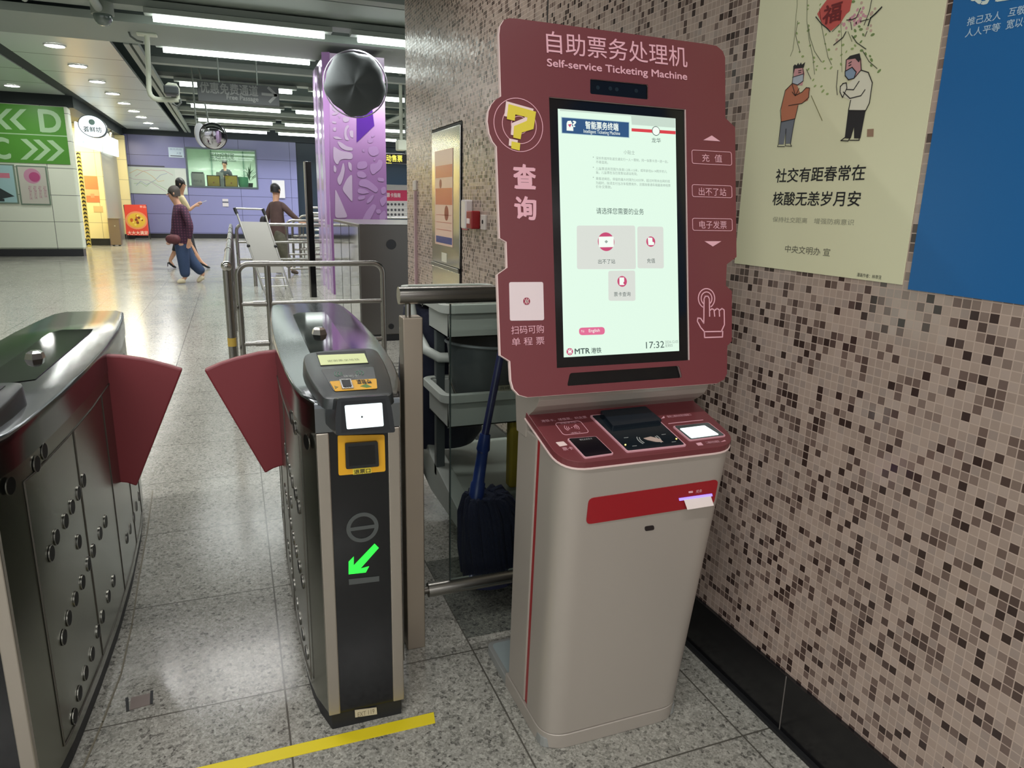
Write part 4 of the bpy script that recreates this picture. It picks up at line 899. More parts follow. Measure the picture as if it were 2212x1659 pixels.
def TP(s, x0, y0, x1, y1, m, par=pA, nm='lettering', **k):
    xm, ym = (x0+x1)/2, (y0+y1)/2
    return tb(s, fw, cp(x0, ym), cp(x1, ym), cp(xm, y1), cp(xm, y0), nm, m, par, d=.0026, **k)
TP('社交有距春常在', 298, 905, 780, 985, INKM, bold=.012); TP('核酸无恙岁月安', 280, 1040, 756, 1118, INKM, bold=.012)
TP('保持社交距离　增强防病意识', 278, 1184, 722, 1215, GREYT); TP('中央文明办 宣', 345, 1340, 592, 1382, mat('poster_dark_text', (90, 88, 74), .6)); TP('漫画作者：林帝浣', 735, 1488, 870, 1510, INKM)
pB = thing('blue_poster', 'large blue poster with pale slogans at the right edge of the wall', 'poster', (XW-.002, .8, 1.7))
fwb = fw
MB().prism(fw, [rect(-1.150, -.35, 1.290, 2.36)], .0005, .0022).build('sheet', mat('poster_blue', (16, 98, 160), .42), pB)
LB = mat('poster_pale_blue_text', (176, 202, 222), .5)
def cr(x, y): return (2000+x/10.43, y/10.43)
def TR(s, a, b_, c_, d_, m=LB, **k):
    """lettering along a rising baseline a->b, height from c (bottom) to d (top) near a"""
    u0, v0 = fw.uv(*cr(*a)); u1, v1 = fw.uv(*cr(*b_)); h = fw.uv(*cr(*d_))[1]-fw.uv(*cr(*c_))[1]
    ang = math.atan2(v1-v0, u1-u0); L_ = math.hypot(u1-u0, v1-v0)
    f2 = Fr(fw.p(u0, v0), fw.u*math.cos(ang)+fw.v*math.sin(ang), -fw.u*math.sin(ang)+fw.v*math.cos(ang))
    return text(s, f2, (0, L_, 0, h), 'slogan', m, pB, d=.0026, **k)
TR('推己及人', (940, 590), (1700, 440), (940, 590), (960, 405), bold=.01); TR('互敬互爱', (1865, 385), (2640, 240), (1865, 385), (1890, 190), bold=.01)
TR('人人平等', (900, 850), (1680, 700), (900, 850), (930, 665), bold=.01); TR('宽以待人', (1815, 670), (2600, 520), (1815, 670), (1840, 460), bold=.01)
TR('尊重', (1030, 130), (2150, -40), (1030, 130), (1080, -380), bold=.04, m=mat('poster_white_text', (210, 222, 214), .5))

# ------------------------------------------------------------------ cleaning trolley and mop behind the glass
TG = mat('trolley_grey', (182, 188, 180), .45); TGD = mat('trolley_dark', (76, 84, 84), .5); NAVY = mat('navy_bag', (30, 36, 58), .7, bump=.4, bscale=22)
tro = thing('cleaning_trolley', 'grey plastic cleaning trolley with stacked trays and a dark bag behind the glass', 'trolley', (1.0, 2.85, 0))
x0, x1, yF, yB = .74, 1.30, 2.66, 3.02
def tray_(z0, z1, nm, X0=x0, X1=x1, Y0=yF, Y1=yB, th=.008, lip=.014):
    t = MB()
    i_ = .03
    for a in ((X0+i_, X1-i_, Y0+i_, Y0+i_+th), (X0+i_, X1-i_, Y1-i_-th, Y1-i_), (X0+i_, X0+i_+th, Y0+i_, Y1-i_), (X1-i_-th, X1-i_, Y0+i_, Y1-i_)):
        t.box(a[0], a[1], a[2], a[3], z0, z1-.01)
    t.box(X0+i_, X1-i_, Y0+i_, Y1-i_, z0, z0+th)
    o_ = t.build(nm, TG, tro, bevel=.003)
    fr_ = Fr((0, 0, z1-.035), (1, 0, 0), (0, 1, 0))
    MB().prism(fr_, [rrect(X0, X1, Y0, Y1, .05), rrect(X0+i_, X1-i_, Y0+i_, Y1-i_, .03)[::-1]], 0, .035).build('rim', TG, o_, bevel=.012, seg=3)
    return o_
tray_(.93, 1.065, 'top_tray'); tray_(.555, .70, 'middle_tray')
tray_(1.0, 1.06, 'rear_tray', .74, 1.2, 3.08, 3.45)
B(.86, 1.31, 2.70, 3.42, .19, .235).build('deck', TG, tro, bevel=.01)
dk = MB(); pr = [(2.60, .12), (2.60, .20), (3.10, .30), (3.30, .42), (3.44, .44), (3.50, .34), (3.46, .20), (3.1, .12)]
fs_ = Fr((.80, 0, 0), (0, 1, 0), (0, 0, 1)); MB().prism(fs_, [pr], 0, .07).build('side_frame', TG, tro, bevel=.008)
f2_ = Fr((.835, 3.30, .19), (0, 1, 0), (0, 0, 1))
for (yy, xx) in ((3.30, .79), (2.78, 1.2)):
    w_ = MB().prism(Fr((xx-.03, yy, .12 if yy > 3 else .05), (0, 1, 0), (0, 0, 1)), [circ(0, 0, .12 if yy > 3 else .05, 26)], 0, .03).build('wheel', mat('wheel_grey', (120, 124, 118), .5), tro, bevel=.004)
pn = MB().box(1.10, 1.32, 2.55, 2.585, .20, 1.10).build('upright_panel', TGD, tro, bevel=.004)
MB().box(1.08, 1.32, 2.54, 2.60, .18, .21).build('panel_foot', TG, tro, bevel=.003)
for xx in (.80, 1.24): B(xx, xx+.04, 2.98, 3.02, .23, 1.05).build('corner_post', TGD, tro, bevel=.004)
MB().tube([(.72, 3.14, 1.02), (.735, 3.10, .90), (.76, 3.0, .82), (.80, 2.93, .80), (.92, 2.90, .80)], .022, 14).build('push_handle', TG, tro)
bag = MB(); rings = []
for z, k in ((.30, .80), (.36, 1.0), (.5, 1.04), (.7, .98), (.85, 1.0), (.98, .92)):
    rings.append([Vector((.90+.20*k*math.cos(t)*(1+.06*math.sin(3*t+z*9)), 3.27+.16*k*math.sin(t)*(1+.05*math.cos(4*t-z*7)), z)) for t in [2*math.pi*i/28 for i in range(28)]])
bag.loft(rings).build('waste_bag', NAVY, tro)
# bucket in the middle tray
bk = thing('grey_bucket', 'dark grey plastic bucket standing in the middle tray of the trolley', 'bucket', (.97, 2.82, .565))
R_ = []
def bz(t): return .885+.03*max(0, math.cos(t-.2))**2*0+.028*max(0, math.cos(t))**3+.012*max(0, -math.cos(t))
for k, r_ in ((0, .105), (.5, .125), (.94, .142)):
    R_.append([Vector((.97+r_*math.cos(t)*1.15, 2.82+r_*math.sin(t)*.95, .566+(bz(t)-.566)*k)) for t in [2*math.pi*i/36 for i in range(36)]])
In = [[Vector((.97+r_*math.cos(t)*1.15, 2.82+r_*math.sin(t)*.95, .575+(bz(t)-.575)*k)) for t in [2*math.pi*i/36 for i in range(36)]] for k, r_ in ((1, .140), (.5, .12), (0, .1))]
MB().loft(R_+In).build('shell', mat('bucket_grey', (66, 72, 74), .4), bk)
rim = [Vector((.97+.146*math.cos(t)*1.15, 2.82+.146*math.sin(t)*.95, bz(t)-.006)) for t in [2*math.pi*i/36 for i in range(37)]]
MB().tube(rim, .0065, 8, cap=False).build('rim', mat('rim_grey', (112, 118, 120), .4), bk)
MB().tube([(.81, 2.80, .80), (.80, 2.77, .74), (.815, 2.74, .69), (.86, 2.70, .675)], .0035, 8).build('wire_handle', CHROME, bk)
lb = Fr((0, 2.682, 0), (1, 0, 0), (0, 0, 1)); lbp = MB().prism(lb, [rect(.985, 1.085, .70, .722)], 0, .002).build('paper_label', mat('label_beige', (150, 146, 122), .6), bk)
text('高峰专用', lb, (.99, 1.08, .704, .718), 'lettering', INK, lbp, d=.0026)
# mop
mp = thing('mop', 'blue-handled mop standing upside in its navy cloth head behind the glass', 'mop', (.87, 2.38, 0))
mp['label'] = 'blue-handled mop with a navy string head leaning beside the ticketing machine behind glass'
a, b_ = Vector((.818, 2.40, .54)), Vector((1.0, 2.52, 1.25))
BLU = mat('mop_blue', (34, 58, 128), .35); BLU2 = mat('mop_navy_blue', (26, 32, 86), .35)
MB().tube([a, a.lerp(b_, .5), b_], .0145, 14).build('handle', BLU2, mp)
A0, A1 = Vector((.792, 2.39, .345)), a+(b_-a)*.10
MB().tube([A0, A0.lerp(A1, .30), A0.lerp(A1, .32), A0.lerp(A1, .75), A0.lerp(A1, .78), A1], [.030, .028, .023, .021, .026, .020], 16).build('socket', BLU, mp)
MOPM = mat('mop_cloth', (36, 40, 66), .9, bump=.8, bscale=70)
hd = MB()
for i in range(46):
    t = 2*math.pi*i/46; rr_ = random.uniform(.75, 1.05); c0 = Vector((.82, 2.385, .36)); kx_, ky_ = .125*rr_, .10*rr_
    top_ = c0+Vector((.05*math.cos(t), .045*math.sin(t), random.uniform(-.015, .02)))
    m1 = Vector((.865+kx_*math.cos(t), 2.40+ky_*math.sin(t), .29+random.uniform(-.03, .03))); m2 = Vector((.872+kx_*1.02*math.cos(t+.1), 2.40+ky_*1.02*math.sin(t+.1), .15)); m3 = Vector((.88+kx_*.98*math.cos(t+.2), 2.40+ky_*math.sin(t+.2), .022+random.uniform(0, .02)))
    hd.tube([top_, (top_+m1)/2+Vector((0, 0, .035)), m1, m2, m3], [.011, .013, .013, .013, .010], 7)
core = [[Vector((.86+r_*.115*math.cos(t), 2.40+r_*.09*math.sin(t), z)) for t in [2*math.pi*i/20 for i in range(20)]] for z, r_ in ((.01, .95), (.15, 1), (.30, .95), (.375, .5))]
hd.loft(core); hd.build('string_head', MOPM, mp)
tag(B(1.06, 1.12, 2.72, 2.78, .24, .56).build('yellow_bottle', mat('bottle_yellow', (176, 150, 40), .5), bevel=.012), 'dull yellow container standing on the trolley deck under the middle tray', 'container')

# ------------------------------------------------------------------ purple pillar
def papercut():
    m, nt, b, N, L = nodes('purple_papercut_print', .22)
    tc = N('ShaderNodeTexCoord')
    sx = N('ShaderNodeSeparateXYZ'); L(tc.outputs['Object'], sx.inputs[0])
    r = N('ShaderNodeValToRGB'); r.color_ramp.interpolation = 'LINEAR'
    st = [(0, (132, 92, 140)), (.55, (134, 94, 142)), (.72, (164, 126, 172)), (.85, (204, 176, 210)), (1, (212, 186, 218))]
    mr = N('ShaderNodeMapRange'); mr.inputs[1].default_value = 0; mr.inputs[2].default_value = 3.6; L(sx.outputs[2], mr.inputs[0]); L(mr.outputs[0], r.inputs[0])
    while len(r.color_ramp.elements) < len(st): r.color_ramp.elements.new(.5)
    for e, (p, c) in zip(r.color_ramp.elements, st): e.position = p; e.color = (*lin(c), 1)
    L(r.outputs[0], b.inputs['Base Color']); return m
pil = thing('purple_pillar', 'tall pillar wrapped in purple paper-cut print standing beyond the ticket gates', 'pillar', (1.90, 12.0, 0))
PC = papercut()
fpil = Fr((0, 11.6, 0), (1, 0, 0), (0, 0, 1))
B(1.44, 2.305, 11.6, 13.4, 0, 3.56).build('shaft', mat('pillar_lilac', (196, 170, 206), .15, .35), pil)
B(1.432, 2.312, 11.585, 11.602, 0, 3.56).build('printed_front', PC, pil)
MB().prism(fpil, [quad(fpil, [(770, 240), (804, 238), (808, 272), (770, 308)])], .017, .020).build('violet_shape', mat('print_violet', (78, 34, 132), .25), pil)
def cpl(x, y): return (640+x/3.95, 80+y/3.95)
cutA = [[(390, 680), (455, 690), (445, 725), (400, 730)], [(440, 748), (452, 765), (430, 790), (425, 840), (455, 885), (415, 880), (405, 820), (415, 770)], [(450, 800), (485, 796), (485, 865), (458, 850)], [(310, 850), (350, 848), (400, 875), (330, 870)], [(345, 885), (385, 900), (430, 935), (480, 945), (480, 970), (420, 970), (370, 940)],
        [(313, 925), (370, 970), (480, 990), (480, 1045), (400, 1040), (370, 1050), (350, 1100), (315, 1045)], [(318, 1085), (345, 1120), (335, 1160), (318, 1145)], [(400, 1060), (415, 1130), (395, 1220), (370, 1275), (342, 1215), (375, 1160)], [(440, 1060), (472, 1080), (472, 1150), (445, 1120)], [(475, 1165), (478, 1412), (445, 1370), (388, 1300), (430, 1210)],
        [(330, 1290), (375, 1385), (440, 1540), (330, 1545)], [(360, 668), (374, 682), (364, 700)], [(305, 718), (342, 724), (336, 742), (305, 735)], [(312, 775), (340, 768), (336, 806), (314, 802)], [(300, 590), (345, 610), (370, 640), (345, 665), (305, 668), (305, 655), (340, 640), (303, 625)]]
cutB = [[(610, 940), (690, 930), (708, 1000), (650, 1022), (612, 990)], [(610, 870), (655, 862), (650, 905), (608, 905)], [(520, 1065), (600, 1058), (608, 1110), (560, 1130), (515, 1125)], [(625, 1080), (690, 1078), (700, 1040), (738, 1060), (725, 1120), (650, 1180), (628, 1140)], [(515, 1145), (575, 1145), (603, 1190), (575, 1205), (520, 1195)],
        [(540, 1215), (600, 1212), (660, 1255), (702, 1300), (680, 1332), (600, 1282), (528, 1270)], [(525, 1288), (590, 1300), (628, 1330), (560, 1340), (520, 1330)], [(525, 1360), (590, 1352), (580, 1385), (525, 1390)], [(690, 1198), (747, 1205), (747, 1235), (695, 1230)], [(560, 1560), (600, 1480), (655, 1420), (685, 1440), (640, 1540), (600, 1590)],
        [(705, 1385), (768, 1345), (772, 1400), (730, 1455)], [(672, 1475), (712, 1465), (728, 1498), (690, 1512)], [(700, 1525), (755, 1470), (772, 1540), (720, 1590)], [(640, 860), (665, 850), (668, 830), (640, 840)], [(655, 1050), (675, 1030), (668, 1060)], [(560, 960), (580, 955), (578, 985), (562, 978)], [(600, 1395), (640, 1350), (665, 1345), (640, 1400), (600, 1425)], [(715, 1290), (760, 1270), (765, 1330), (728, 1345)]]
for L_, m_ in ((cutA, mat('cut_pale', (170, 150, 174), .3)), (cutB, mat('cut_lilac', (152, 118, 162), .3))):
    for P in L_: MB().prism(fpil, [roundpoly(quad(fpil, [cpl(*p) for p in P]), .05, 3)], .017, .0195).build('paper_cut_shape', m_, pil)
MB().prism(fpil, [quad(fpil, [cpl(*p) for p in ((212, 130), (283, 130), (283, 1600), (262, 1600))])], .017, .0185).build('side_band', mat('band_mauve', (158, 118, 168), .2), pil)
for k, (yy, w_) in enumerate(((11.8, .06), (12.3, .08), (12.9, .06))): B(1.425, 1.441, yy, yy+w_, 0, 3.5).build('film_strip', mat('film_glossy', (216, 200, 224), .08, .5), pil)
# black board edge beside the pillar
o = thing('black_display_case', 'tall thin black display case with a silver edge seen end-on beside the purple pillar', 'display case', (1.07, 11.6, 0))
t_ = PY(683, 350, 11.32)
B(1.062, 1.145, 11.30, 11.40, 0, t_.z).build('case', BLACKG, o, bevel=.004)
B(1.040, 1.061, 11.29, 11.40, .0, t_.z).build('silver_edge', STEEL, o)
# ticket vending machines seen from the side
yM = 7.5
o = thing('ticket_vending_cabinet', 'brushed steel ticket vending cabinet with a round black lock standing in front of the pillar', 'vending machine', (1.7, 8.1, 0))
xm = PY(778, 600, yM).x; zt_ = 1.225
B(xm, xm+1.2, yM, yM+2.0, .07, zt_).build('cabinet', mat('cabinet_steel', (112, 110, 106), .32, 1.0), o, bevel=.008)
B(xm+.02, xm+1.2, yM+.02, yM+2.0, 0, .07).build('plinth', BLACK, o)
B(xm-.004, xm, yM+.03, yM+1.97, .10, zt_-.03).build('side_panel', mat('side_polished', (196, 194, 190), .08, 1.0), o)
for yy in (yM+.65, yM+1.3): B(xm-.006, xm-.003, yy, yy+.012, .10, zt_-.03).build('panel_joint', BLACK, o)
c = PY(845, 528, yM)
MB().prism(Fr((c.x, yM, c.z), (1, 0, 0), (0, 0, 1)), [circ(0, 0, .052, 28)], .0005, .008).build('round_lock', BLACKG, o)
c = PY(845, 705, yM)
MB().prism(Fr((c.x, yM, c.z), (1, 0, 0), (0, 0, 1)), [circ(0, 0, .03, 20)], .0005, .008).build('cable_hole', BLACK, o)
# ------------------------------------------------------------------ railings
def rail_set(name, label, tubes, plates=(), loc=(0, 0, 0)):
    o = thing(name, label, 'railing', loc)
    for nm, pts, r in tubes: MB().tube(pts, r, 14).build(nm, STEEL, o)
    for nm, args in plates: B(*args).build(nm, STEEL, o)
    return o
def ubend(x0, x1, y, z, r=.09, n=6):
    P = [(x0, y, 0)]
    P += [(x0+r-r*math.cos(i*math.pi/2/n), y, z-r+r*math.sin(i*math.pi/2/n)) for i in range(n+1)]
    P += [(x1-r+r*math.sin(i*math.pi/2/n), y, z-r+r*math.cos(i*math.pi/2/n)) for i in range(n+1)]
    return P+[(x1, y, 0)]
YR = 6.45
pL, pR = PY(521, 700, YR).x, PY(829, 700, YR).x; zt1 = PY(600, 570, YR).z; zm = PY(600, 655, YR).z; zl = PY(560, 742, YR).z; xm1 = PY(581, 640, YR).x
rail_set('queue_railing', 'steel tube railing with two crossbars right behind the right ticket gate',
         [('frame', ubend(pL, pR, YR, zt1), .024), ('post', [(xm1, YR, 0), (xm1, YR, zt1)], .026), ('crossbar', [(pL, YR, zm), (pR, YR, zm)], .019), ('crossbar', [(pL, YR, zl), (pR, YR, zl)], .019),
          ('clamp', [(xm1-.13, YR, zm), (xm1-.02, YR, zm)], .026), ('clamp', [(xm1-.13, YR, zl), (xm1-.02, YR, zl)], .026), ('clamp', [(pL+.12, YR, zt1), (xm1+.02, YR, zt1)], .028)], loc=((pL+pR)/2, YR, 0))
xs = PY(491, 600, 5.3).x; zz = 1.0
o = rail_set('long_railing', 'long steel railing running away into the hall left of the queue railing',
         [('handrail', [(xs, 5.3, zz), (xs+.03, 13.5, zz)], .024), ('post', [(xs, 5.3, 0), (xs, 5.3, zz)], .028), ('lower_rail', [(xs, 5.3, .55), (xs+.03, 13.5, .55)], .018), ('lower_rail', [(xs, 5.3, .2), (xs+.03, 13.5, .2)], .018)]
         + [('post', [(xs+.004*(y-5.3), y, 0), (xs+.004*(y-5.3), y, zz)], .024) for y in (6.9, 8.5, 10.1, 11.7, 13.5)]
         + [('coupling', [(xs+.004*(y-5.3), y-.06, zz), (xs+.004*(y-5.3), y+.06, zz)], .031) for y in (6.9, 8.5, 10.1, 11.7)], loc=(xs, 9, 0))
MB().ball((xs, 5.28, zz), .036).build('end_cap', CHROME, o)
MB().tube([(xs, 5.3, .44), (xs, 5.3, .50)], .0295, 14).build('yellow_tape_band', mat('band_yellow', (190, 160, 70), .5), o)
YQ = 13.0
x_a, x_b = PY(511, 500, YQ).x, PY(678, 500, YQ).x; za = PY(520, 484, YQ).z; zb = PY(600, 523, YQ).z; zc = PY(560, 560, YQ).z
rail_set('far_queue_railing', 'steel railing behind the folding sign stand', [('frame', ubend(x_a, x_b+.6, YQ, za, .12), .026), ('crossbar', [(x_a, YQ, zb), (x_b+.6, YQ, zb)], .02), ('crossbar', [(x_a, YQ, zc), (x_b+.6, YQ, zc)], .02), ('post', [(x_a+.25, YQ, 0), (x_a+.25, YQ, zc)], .03)], loc=((x_a+x_b)/2, YQ, 0))
for k, (xpx, yy, lab) in enumerate(((620, 14.2, 'leftmost and nearest the dark-clad person'), (632, 15.6, 'middle one of three'), (648, 16.1, 'rightmost beside the black display case'))):
    X0 = PY(xpx, 500, yy).x; zz_ = PY(xpx+6, 476 if k < 2 else 466, yy).z
    T_ = [('frame', ubend(X0, X0+1.5, yy, zz_, .1), .024)]
    for j in range(1, 7): T_.append(('bar', [(X0+j*1.5/7, yy, .18), (X0+j*1.5/7, yy, zz_-.08)], .012))
    for z_ in (.18, .45, .72, zz_-.10): T_.append(('crossbar', [(X0, yy, z_), (X0+1.5, yy, z_)], .02))
    rail_set('crowd_barrier', 'steel crowd barrier with close bars in the hall, '+lab, T_, loc=(X0+.75, yy, 0))
o = thing('white_slat_rail', 'stack of pale horizontal steel rails in the far hall beyond the crowd barriers', 'railing', (2.3, 18, 0))
for j in range(5):
    z_ = 1.28-.13*j; MB().tube([(1.7, 18, z_), (2.9, 18, z_)], .025).build('rail', CHROME, o)
for x_ in (1.72, 2.88): MB().tube([(x_, 18, 0), (x_, 18, 1.3)], .025).build('post', CHROME, o)
o = thing('counter_rail', 'pale curved steel rail in front of the card guide board right of the pillar', 'railing', (3.6, 14.6, 0))
za = PY(855, 470, 14.6).z
for j in range(3): MB().tube([(2.75, 14.6, za-.06*j), (3.7, 14.6, za-.06*j)], .022).build('rail', CHROME, o)
for x_ in (2.77, 3.68): MB().tube([(x_, 14.6, 0), (x_, 14.6, za)], .022).build('post', CHROME, o)
# ------------------------------------------------------------------ folding sign stand
o = thing('folding_sign_stand', 'blank grey-white board on a folding aluminium stand behind the queue railing', 'sign stand', (.45, 11.6, 0))
AL_ = mat('aluminium', (176, 176, 170), .35, .9)
def pyq(x, y, Y): return PY(x, y, Y)
fl0, fl1 = G(574, 640), G(632, 643); fl0.y = fl1.y = 11.32
yt = 11.75
tL, tR = PY(512, 462, yt), PY(573, 464, yt)
fl0 = PY(577, 643, 11.32); fl0.z = 0
def onleg(f, t, k): return f.lerp(t, k)
for f_, t_ in ((fl0, tL), (fl1, tR)):
    MB().tube([f_, t_], .013, 10).build('leg', AL_, o)
    bk_ = Vector((f_.x-.02, 12.5, 0)); MB().tube([bk_, f_.lerp(t_, .62)], .009, 8).build('rear_leg', AL_, o)
    h = f_.lerp(t_, .62); MB().ball(h, .026).build('hinge', BLACK, o)
    MB().tube([t_, t_+Vector((-.02, .02, .05)), t_+Vector((-.03, .02, .09))], .024, 10).build('corner_grip', BLACK, o)
MB().tube([tL+Vector((-.03, .02, .08)), tR+Vector((-.03, .02, .08))], .014).build('top_bar', AL_, o)
for k in (.14, .24): MB().tube([fl0.lerp(tL, k), fl1.lerp(tR, k)], .009).build('cross_brace', AL_, o)
q = [fl0.lerp(tL, .30), fl1.lerp(tR, .30), fl1.lerp(tR, .91), fl0.lerp(tL, .91)]; n_ = (q[1]-q[0]).cross(q[3]-q[0]).normalized()
if n_.y > 0: n_ = -n_
MB().hexa([p+n_*.004 for p in (q[0], q[1], q[1]+Vector((0, .01, 0)), q[0]+Vector((0, .01, 0)))]+[p+n_*.004 for p in (q[3], q[2], q[2]+Vector((0, .01, 0)), q[3]+Vector((0, .01, 0)))]).build('board', mat('board_white', (160, 158, 152), .5), o)

# ------------------------------------------------------------------ hanging things
def convex(name, label, cat, c, r, face, m, depth=.3, extra=None):
    o = thing(name, label, cat, c)
    n = Vector(face).normalized(); u = n.cross(Vector((0, 0, 1))).normalized(); v = u.cross(n)
    c = Vector(c); rings = []
    for i in range(0, 9):
        a = i/8*math.pi/2; rr_ = r*math.cos(a)+1e-4; d = r*depth*math.sin(a)
        rings.append([c+n*d+(u*math.cos(t)+v*math.sin(t))*rr_ for t in [2*math.pi*k/36 for k in range(36)]])
    return o, rings, n, u, v
yb = 11.0; c = PY(767, 182, yb); r = (PY(832, 185, yb)-PY(701, 180, yb)).length/2
o, rings, n, u, v = convex('bagged_mirror', 'round hanging mirror wrapped in a black plastic bag in front of the pillar', 'mirror', c, r*.99, (-.25, -1, -.12), None, .22)
random.seed(11)
ph = [random.uniform(0, 6.28) for _ in range(6)]
W_ = []
for i, rg in enumerate(rings):
    k = i/8; k2 = 4*k*(1-k); W_.append([p+n*(.012*math.sin(2*t+.5*i))*k2+(p-c).normalized()*(.016*math.sin(5*t+ph[0])*(1-k)+.009*math.sin(11*t+ph[1])*(1-k))+n*(.007*math.sin(5*t+ph[2]+.4*i)+.007*math.sin(3*t+ph[3]-.3*i))*k2 for p, t in zip(rg, [2*math.pi*q/36 for q in range(36)])])
back = [[p-n*.05 for p in W_[0]]]
MB().loft(back+W_).build('black_bag', mat('black_plastic_bag', (78, 82, 83), .75, bump=.35, bscale=5), o)
ring_ = [c-n*.055+(u*math.cos(t)+v*math.sin(t))*r*1.04 for t in [2*math.pi*k/40 for k in range(41)]]
MB().tube(ring_, .010, 8, cap=False).build('mirror_rim', mat('rim_clear', (170, 164, 174), .2, .3), o)
MB().tube([c-n*.06, Vector((c.x, 11.59, c.z))], .03).build('bracket', mat('hanger_dark', (60, 66, 64), .5), o)
ym_ = 16.0; c = PY(461, 294, ym_); r = (PY(490, 295, ym_)-PY(432, 293, ym_)).length/2
o, rings, n, u, v = convex('convex_mirror', 'round convex safety mirror hanging from the ceiling over the lavender wall', 'mirror', c, r, (.12, -1, -.15), None, .35)
MB().loft(rings, cap=False).build('mirror_face', mat('mirror_chrome', (200, 200, 205), .02, 1.0), o)
rg = [c+(u*math.cos(t)+v*math.sin(t))*r for t in [2*math.pi*k/32 for k in range(33)]]
MB().tube(rg, .014, 8, cap=False).build('mirror_rim', mat('mirror_rim_dark', (54, 46, 54), .3), o)
o2, rings, n2, u2, v2 = convex('second_convex_mirror', 'second convex mirror seen from its white back just left of the other', 'mirror', PY(436, 292, 16.2), r*.95, (-.9, .45, -.1), None, .35)
MB().loft(rings).build('mirror_back', mat('mirror_white_back', (190, 192, 196), .4), o2)
MB().tube([PY(436, 292, 16.2), PY(424, 275, 16.2), Vector((PY(424, 275, 16.2).x, 16.2, 4.6))], .015).build('hanger', RAIL, o2)
MB().tube([c-n*.01, c-n*.10+Vector((-.05, 0, .1)), Vector((c.x-.25, ym_+.2, 4.6))], .015).build('hanger', RAIL, o)
# passage sign
ys_ = 14.0
fS = Fr((0, ys_, 0), (1, 0, 0), (0, 0, 1))
a, b_ = PY(425, 176, ys_), PY(604, 228, ys_); a2, b2 = PY(603, 186, ys_), PY(426, 220, ys_)
o = thing('passage_sign', 'dark hanging sign reading Free Passage with an arrow pointing right', 'sign', ((a.x+b_.x)/2, ys_, (a.z+b_.z)/2))
zt_, zb_ = (a.z+a2.z)/2, (b_.z+b2.z)/2
B(a.x, b_.x, ys_, ys_+.12, zb_, zt_).build('panel', mat('sign_dark', (44, 48, 47), .5), o, bevel=.006)
SG = mat('sign_grey_text', (104, 107, 102), .5)
tb('优惠免费通道', fS, (432, 190), (557, 196), (494, 204), (494, 181), 'lettering', SG, o, d=.002, bold=.02)
tb('Free Passage', fS, (490, 213), (558, 215), (524, 220), (524, 207), 'lettering', SG, o, d=.002, bold=.02)
for L_ in ([(567, 203), (596, 206)], [(580, 190), (597, 206), (583, 220)]): shapes(fS, ribbon([fS.uv(*p) for p in L_], .045), .0005, .003).build('arrow', SG, o)
for x_ in (a.x+.35, b_.x-.35): MB().tube([(x_, ys_+.06, zt_), (x_, ys_+.06, 4.6)], .012).build('hanger', RAIL, o)
# CCTV
o = thing('bracket_camera', 'security camera on a white bent pipe bracket hanging from the beam', 'camera', PY(372, 195, 12))
WP = mat('pipe_white', (214, 220, 200), .4)
P_ = [PY(*p, 12) for p in ((318, 82), (319, 110), (321, 160), (322, 195), (325, 205), (332, 212), (342, 215), (386, 216))]
P_[0].z = ZC
MB().tube(P_, .034, 14).build('bent_pipe', WP, o)
B(P_[0].x-.13, P_[0].x+.13, 11.93, 12.07, ZC-.03, ZC).build('mounting_plate', WP, o, bevel=.008)
P_ = [PY(*p, 12) for p in ((360, 186), (364, 182), (380, 184), (384, 192), (384, 214))]
MB().tube(P_, .026, 10).build('yoke', WP, o)
c = PY(372, 198, 12); B(c.x-.1, c.x+.09, 11.80, 12.12, c.z-.055, c.z+.06).build('camera_body', mat('camera_dark', (44, 50, 50), .35), o, bevel=.02)
MB().tube([PY(*p, 12.05) for p in ((388, 212), (391, 222), (383, 230), (372, 224))], .014, 8).build('cable', mat('cable_grey', (90, 96, 92), .5), o)
MB().tube([PY(*p, 12.0) for p in ((277, 66), (282, 78), (296, 88), (310, 92))], .014, 8).build('cable', MATS['cable_grey'], o)
c = PY(222, 32, 10.9)
o = thing('dome_camera', 'round dome security camera under the ceiling pipe at the upper left', 'camera', c)
MB().ball(c+Vector((0, 0, -.02)), .11).build('dome', mat('dome_glass', (90, 104, 98), .06, spec=1), o)
MB().tube([c+Vector((0, 0, 0)), c+Vector((0, 0, .14))], .13, 24).build('housing', mat('housing_pale', (140, 148, 138), .5), o)
c = PY(867, 314, 15.0)
o = thing('hanging_camera', 'pale box camera hanging on a pole at the edge of the mosaic wall', 'camera', c)
MB().tube([c+Vector((0, 0, .05)), Vector((c.x, 15, 4.6))], .035).build('pole', WP, o)
B(c.x-.09, c.x+.09, 14.9, 15.15, c.z-.1, c.z+.1).build('camera_body', WP, o, bevel=.02)
# LED sign and card guide on the right of the pillar
yL = 15.6; fL = Fr((0, yL, 0), (1, 0, 0), (0, 0, 1))
a, b_ = PY(800, 329, yL), PY(880, 354, yL)
o = thing('led_sign', 'black sign with yellow lit characters between the pillar and the mosaic wall', 'sign', ((a.x+b_.x)/2, yL, b_.z))
B(a.x, b_.x+.3, yL+.002, yL+.2, b_.z, a.z).build('panel', mat('led_black', (26, 28, 30), .4), o, bevel=.01)
LEDY = mat('led_text', (240, 226, 96), .5, emit=1.1)
tb('自动售票', fL, (824, 342), (869, 343), (846, 349), (846, 334.5), 'lettering', LEDY, o, d=.001, bold=.02); tb('Tickets', fL, (824, 351), (846, 351.5), (840, 353.5), (840, 349.8), 'lettering', LEDY, o, d=.001)
for x_ in (a.x+.2, b_.x): MB().tube([(x_, yL+.1, a.z), (x_, yL+.1, 4.6)], .02).build('hanger', RAIL, o)
yG = 16.6; fG = Fr((0, yG, 0), (1, 0, 0), (0, 0, 1))
a, b_ = PY(790, 397, yG), PY(900, 468, yG)
